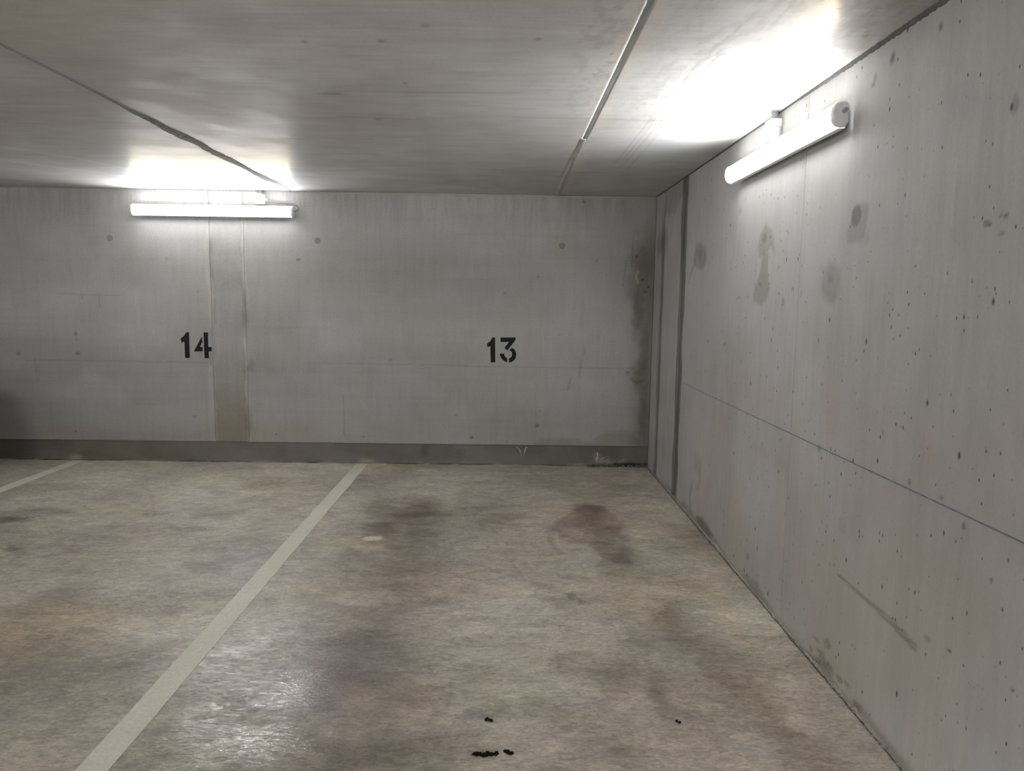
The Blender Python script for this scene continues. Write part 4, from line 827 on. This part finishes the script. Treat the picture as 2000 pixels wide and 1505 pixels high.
# ------------------------------------------------------------------ lamps
LEN = 1.42
def lamp_profile(n=8):
    """half-round diffuser in front of a shallow tray: (distance from the wall, height)"""
    pts = []
    for i in range(n + 1):
        a = -math.pi / 2 + math.pi * i / n
        ca, sa = math.cos(a), math.sin(a)
        pts.append((0.054 + 0.036 * abs(ca) ** 0.8, 0.0455 * math.copysign(abs(sa) ** 0.8, sa)))
    return pts
def build_lamp(label, group=None):
    root = empty('tube_lamp')
    tag(root, label, 'lamp', group)
    # local axes: x along the lamp, -y out of the wall, z up
    hl = LEN / 2
    bm = bmesh.new()
    box_bm(bm, -hl + 0.004, hl - 0.004, -0.055, -0.026, -0.052, 0.052, 0.005, 2)
    bm_obj('housing', bm, M['white_plastic'], root, smooth=False)
    for cx in (-hl * 0.62, hl * 0.62):
        box_obj('mounting_clip', cx - 0.02, cx + 0.02, -0.028, -0.0005, -0.03, 0.03, M['grey_plastic'], root, 0.003)
    prof = lamp_profile(); n = len(prof)
    bm = bmesh.new(); rings = []
    for x, sc in ((-hl, 1.0), (hl, 1.0)):
        rings.append([bm.verts.new((x, -d, z)) for d, z in prof])
    for a, b in zip(rings, rings[1:]):
        for k in range(n - 1): bm.faces.new((a[k], b[k], b[k + 1], a[k + 1]))
    df = bm_obj('diffuser', bm, M['diffuser'], root, smooth=True)
    at = df.data.attributes.new('facing', 'FLOAT', 'POINT')
    for i, vv in enumerate(df.data.vertices):
        f = min(1.0, max(0.0, (-vv.co.y - 0.054) / 0.036))
        at.data[i].value = 0.06 + 0.94 * f ** 1.3
    for s in (-1, 1):
        bm = bmesh.new()
        ring_prev = None
        for dx, sc in ((-0.002, 1.02), (0.006, 1.0), (0.013, 0.95), (0.016, 0.86)):
            loop = [(s * (hl + dx), -(0.054 + (d - 0.054) * sc), z * sc * 1.06) for d, z in prof] + [(s * (hl + dx), -0.050, 0.050 * sc), (s * (hl + dx), -0.032, 0.046 * sc), (s * (hl + dx), -0.027, 0.034 * sc), (s * (hl + dx), -0.027, -0.034 * sc), (s * (hl + dx), -0.032, -0.046 * sc), (s * (hl + dx), -0.050, -0.050 * sc)]
            ring = [bm.verts.new(p) for p in loop]
            if ring_prev:
                for k in range(len(ring)): bm.faces.new((ring_prev[k], ring_prev[(k + 1) % len(ring)], ring[(k + 1) % len(ring)], ring[k]))
            ring_prev = ring
        bm.faces.new(ring_prev)
        bm_obj('end_cap', bm, M['white_plastic'], root)
    # cable gland in the end
    bm = bmesh.new()
    bmesh.ops.create_cone(bm, cap_ends=True, segments=12, radius1=0.010, radius2=0.008, depth=0.03,
                          matrix=Matrix.Translation((hl + 0.022, -0.045, 0.012)) @ Matrix.Rotation(math.pi / 2, 4, 'Y'))
    bm_obj('cable_gland', bm, M['grey_plastic'], root)
    return root
def copy_tree(o, parent=None):
    c = o.copy(); COL.objects.link(c)
    if parent is not None: c.parent = parent
    for ch in [x for x in bpy.data.objects if x.parent == o]: copy_tree(ch, c)
    return c
lamp0 = build_lamp('lit white tube lamp on the numbered wall above bay number 14')
lamp0.location = (-3.997, 0, 2.308)
LAMPS = [((0, -3.16, 2.290), -90, 'lit white tube lamp on the side wall near the corner'),
         ((WX, -3.9, 2.290), 90, 'lit white tube lamp on the far side wall beyond the parked car'),
         ((WX, -6.4, 2.290), 90, 'unseen tube lamp added in the middle of the far side wall'),  # unseen lamp added to brighten the left part of wall and ceiling
         ((WX, -9.2, 2.290), 90, 'unseen tube lamp added on the far side wall near the opposite wall'),  # unseen lamp added for ambient light from behind
         ((-2.6, WY, 2.308), 180, 'lit white tube lamp on the opposite wall near the side wall'),
         ((-7.2, WY, 2.308), 180, 'lit white tube lamp on the opposite wall in the far half')]
for loc, deg, lab in LAMPS:
    c = copy_tree(lamp0); c.location = loc; c.rotation_euler = (0, 0, math.radians(deg)); c['label'] = lab
    if loc[:2] == (0, -3.16): LAMP_SIDE = c

for loc, lab in (((-4.6, -8.9, H), 'unseen fill lamp added on the ceiling of the driving lane near the side wall'),  # unseen ceiling lamps added to lift the ambient light
                 ((-8.5, -8.7, H), 'unseen fill lamp added on the ceiling of the driving lane in the far half')):
    c = copy_tree(lamp0); c.location = loc; c.rotation_euler = (math.radians(90), 0, 0); c['label'] = lab
    for d in [x for x in bpy.data.objects if x.parent == c and x.name.startswith('diffuser')]:
        d.data = d.data.copy(); d.data.materials[0] = M['lane_diffuser']

# junction boxes, conduit stubs and cables
def tube(bm, pts, r, seg=10):
    pts = [Vector(p) for p in pts]; prev = None
    for i, p in enumerate(pts):
        d = (pts[min(i + 1, len(pts) - 1)] - pts[max(i - 1, 0)]).normalized()
        a = d.orthogonal().normalized() if prev is None else (prev_a - d * prev_a.dot(d)).normalized()
        b = d.cross(a); prev_a = a
        ring = [bm.verts.new(p + a * r * math.cos(k * math.tau / seg) + b * r * math.sin(k * math.tau / seg)) for k in range(seg)]
        if prev:
            for k in range(seg): bm.faces.new((prev[k], prev[(k + 1) % seg], ring[(k + 1) % seg], ring[k]))
        else: bm.faces.new(ring[::-1])
        prev = ring
    bm.faces.new(prev)
def junction(label, rz, loc, w, h, d):
    root = empty('junction_box', loc); root.rotation_euler = (0, 0, rz); tag(root, label, 'junction box')
    box_obj('box_body', -w / 2, w / 2, -d * 0.72, -0.001, -h / 2, h / 2, M['cream_plastic'], root, 0.004)
    box_obj('lid', -w / 2 - 0.001, w / 2 + 0.001, -d, -d * 0.70, -h / 2 - 0.001, h / 2 + 0.001, M['cream_plastic'], root, 0.005)
    top = H - loc[2] - 0.001
    bm = bmesh.new(); tube(bm, [(0, -d * 0.4, h / 2 - 0.004), (0, -d * 0.4, top)], 0.016, 14)
    bm_obj('conduit', bm, M['grey_plastic'], root, smooth=False)
    bm = bmesh.new(); box_bm(bm, -0.021, 0.021, -d * 0.4 - 0.021, -0.002, h / 2 + 0.002, h / 2 + 0.012, 0.003)
    bm_obj('conduit_clip', bm, M['grey_plastic'], root)
    bm = bmesh.new(); tube(bm, [(w / 2 - 0.002, -d * 0.4, 0), (w / 2 + 0.018, -d * 0.4, 0)], 0.010, 12)
    bm_obj('cable_gland', bm, M['cream_plastic'], root)
    return root
junction('cream junction box above the lamp beside bay number 14', 0, (-3.577, 0, 2.419), 0.082, 0.084, 0.05)
junction('cream junction box above the side wall lamp', -math.pi / 2, (0, -3.05, 2.411), 0.088, 0.096, 0.06)
def cable(label, pts, lamp):
    bm = bmesh.new(); tube(bm, pts, 0.0045, 8)
    o = bm_obj('power_cable', bm, M['cable'], lamp, smooth=True); o['label'] = label
    o.matrix_parent_inverse = lamp.matrix_basis.inverted()
def bez(p, n=18):
    p = [Vector(q) for q in p]; out = []
    for i in range(n + 1):
        t = i / n; q = list(p)
        while len(q) > 1: q = [q[k].lerp(q[k + 1], t) for k in range(len(q) - 1)]
        out.append(q[0])
    return out
cable('thin grey cable curling over to the junction box',
      bez([(-3.514, -0.02, 2.419), (-3.47, -0.02, 2.385), (-3.38, -0.012, 2.392)], 8)[:-1] + bez([(-3.38, -0.012, 2.392), (-3.285, -0.010, 2.392), (-3.225, -0.012, 2.375), (-3.215, -0.04, 2.320), (-3.255, -0.045, 2.320)], 18), lamp0)
cable('short grey cable up to the junction box',
      bez([(-0.024, -3.115, 2.411), (-0.024, -3.16, 2.411), (-0.040, -3.165, 2.37), (-0.040, -3.165, 2.338)], 12), LAMP_SIDE)

# ------------------------------------------------------------------ things on the floor
def clump(label, spots, seed):
    rg = random.Random(seed); bm = bmesh.new()
    for x, y, r in spots:
        mt = Matrix.Translation((x, y, r * 0.2)) @ Matrix.Rotation(rg.random() * 6, 4, 'Z') @ Matrix.Diagonal((r * 1.2, r * 0.8, r * 0.32, 1))
        bmesh.ops.create_icosphere(bm, subdivisions=2, radius=1.0, matrix=mt)
    for v in bm.verts:
        v.co += Vector((rg.uniform(-1, 1), rg.uniform(-1, 1), rg.uniform(-0.5, 1))) * 0.0028
        v.co.z = max(v.co.z, 0.0003)
    tag(bm_obj('dirt_clump', bm, M['dirt']), label, 'dirt', 'clumps of black dirt on the floor')
def spots(a, b, k, r, seed):
    rg = random.Random(seed)
    return [(a[0] + (b[0] - a[0]) * i / max(1, k - 1) + rg.uniform(-.004, .004), a[1] + (b[1] - a[1]) * i / max(1, k - 1) + rg.uniform(-.008, .008), r * rg.uniform(0.7, 1.2)) for i in range(k)]
clump('long black clump of dirt on the floor of bay 13', spots(*[(-1.4394, -4.4934), (-1.371, -4.4866)], 13, 0.009, 1), 1)
clump('small black crumb of dirt beside the long clump', spots(*[(-1.3376, -4.4775), (-1.3217, -4.4802)], 3, 0.009, 2), 2)
clump('black clump of dirt apart from the long one', spots(*[(-1.4045, -4.2766), (-1.3871, -4.2898)], 3, 0.010, 3), 3)
clump('tiny black crumb of dirt on a brown tyre track', spots(*[(-0.6974, -4.2693), (-0.6882, -4.2793)], 2, 0.006, 4), 4)

# ------------------------------------------------------------------ car parked in the next bay, just outside the photograph
M['car_paint'] = plain('dark_car_paint', (0.05, 0.055, 0.06), 0.25, spec=0.5)
M['car_glass'] = plain('car_glass', (0.012, 0.014, 0.016), 0.08, spec=0.6)
M['tyre'] = plain('tyre_rubber', (0.02, 0.02, 0.02), 0.8)
M['rim'] = plain('wheel_rim', (0.45, 0.46, 0.47), 0.3, metal=0.9)
M['car_light'] = plain('headlight_lens', (0.5, 0.52, 0.54), 0.1)
M['tail_light'] = plain('tail_light_lens', (0.35, 0.02, 0.02), 0.15)
M['car_trim'] = plain('black_trim', (0.02, 0.02, 0.022), 0.5)
car = tag(empty('parked_car', (-6.56, -0.16, 0)), 'dark grey hatchback parked nose to the numbered wall', 'car')
def loft(name, sections, mat, parent, smooth=True):
    bm = bmesh.new(); rings = [[bm.verts.new(p) for p in s] for s in sections]
    for a, b in zip(rings, rings[1:]):
        for k in range(len(a)): bm.faces.new((a[k], a[(k + 1) % len(a)], b[(k + 1) % len(b)], b[k]))
    bm.faces.new(rings[0][::-1]); bm.faces.new(rings[-1])
    return bm_obj(name, bm, mat, parent, smooth)
def sec(y, hw, z0, z1, e=0.35, crown=0.03):
    pts = []
    for k in range(28):
        t = math.tau * k / 28; c, s = math.cos(t), math.sin(t)
        x = hw * math.copysign(abs(c) ** e, c); zz = math.copysign(abs(s) ** e, s)
        z = (z0 + z1) / 2 + (z1 - z0) / 2 * zz + (crown * (1 - (x / hw) ** 2) if s > 0 else 0)
        pts.append((x, -y, z))
    return pts
loft('body', [sec(0.0, 0.36, 0.34, 0.56), sec(0.05, 0.50, 0.27, 0.66), sec(0.16, 0.62, 0.22, 0.74), sec(0.40, 0.79, 0.20, 0.82), sec(0.75, 0.885, 0.20, 0.88), sec(1.15, 0.89, 0.20, 0.94),
              sec(2.4, 0.89, 0.20, 0.97), sec(3.4, 0.885, 0.20, 0.98), sec(3.85, 0.85, 0.24, 0.96), sec(4.02, 0.78, 0.30, 0.90)], M['car_paint'], car)
loft('windows', [sec(1.10, 0.74, 0.90, 0.95, 0.5), sec(1.45, 0.72, 0.92, 1.20, 0.5), sec(1.80, 0.68, 0.92, 1.40, 0.5), sec(2.6, 0.66, 0.92, 1.45, 0.5), sec(3.4, 0.64, 0.92, 1.40, 0.5), sec(3.85, 0.62, 0.90, 1.06, 0.5)], M['car_glass'], car)
loft('roof', [sec(1.75, 0.60, 1.37, 1.40, 0.6, 0.02), sec(2.1, 0.62, 1.42, 1.465, 0.6, 0.02), sec(2.7, 0.62, 1.43, 1.475, 0.6, 0.02), sec(3.45, 0.60, 1.37, 1.42, 0.6, 0.02)], M['car_paint'], car)
def ring_wheel(x, y):
    s = 1 if x > 0 else -1
    bm = bmesh.new()
    prof = [(0.20, -0.09), (0.29, -0.105), (0.315, -0.08), (0.315, 0.08), (0.29, 0.105), (0.20, 0.09)]
    rings = [[bm.verts.new((x + o, y + r * math.cos(k * math.tau / 32), 0.315 + r * math.sin(k * math.tau / 32))) for r, o in prof] for k in range(32)]
    for k in range(32):
        a, b = rings[k], rings[(k + 1) % 32]
        for j in range(6): bm.faces.new((a[j], a[(j + 1) % 6], b[(j + 1) % 6], b[j]))
    w = bm_obj('wheel', bm, M['tyre'], car, smooth=False)
    bm = bmesh.new()
    bmesh.ops.create_cone(bm, cap_ends=True, segments=32, radius1=0.205, radius2=0.205, depth=0.10, matrix=Matrix.Translation((x, y, 0.315)) @ Matrix.Rotation(math.pi / 2, 4, 'Y'))
    for k in range(5):
        a = k * math.tau / 5
        box = Matrix.Translation((x + s * 0.055, y + 0.11 * math.cos(a), 0.315 + 0.11 * math.sin(a))) @ Matrix.Rotation(a, 4, 'X') @ Matrix.Diagonal((0.03, 0.17, 0.05, 1))
        bmesh.ops.create_cube(bm, size=1.0, matrix=box)
    bm_obj('rim', bm, M['rim'], w)
for x in (-0.80, 0.80):
    for y in (-0.78, -3.25): ring_wheel(x, y)
for s in (-1, 1):
    loft('headlight', [[(s * (0.36 + 0.26 * t) + dx, -(0.055 + 0.16 * t * t) + dy, 0.62 + dz) for dx, dy, dz in ((0, 0.012, -0.045), (0, 0.012, 0.04), (0, -0.05, 0.045), (0, -0.05, -0.045))] for t in (0, 0.35, 0.7, 1.0)], M['car_light'], car, False)
    box_obj('tail_light', s * 0.68 - 0.09, s * 0.68 + 0.09, -4.03, -3.93, 0.72, 0.90, M['tail_light'], car, 0.02)
    bm = bmesh.new(); box_bm(bm, s * 0.96 - 0.09, s * 0.96 + 0.09, -1.42, -1.30, 0.95, 1.07, 0.03)
    bm_obj('side_mirror', bm, M['car_trim'], car)
    for y in (-1.75, -2.7): box_obj('door_handle', s * 0.886 - 0.015, s * 0.886 + 0.015, y - 0.5, y - 0.36, 0.83, 0.86, M['car_trim'], car, 0.006)
box_obj('grille', -0.34, 0.34, -0.06, 0.004, 0.36, 0.50, M['car_trim'], car, 0.01)
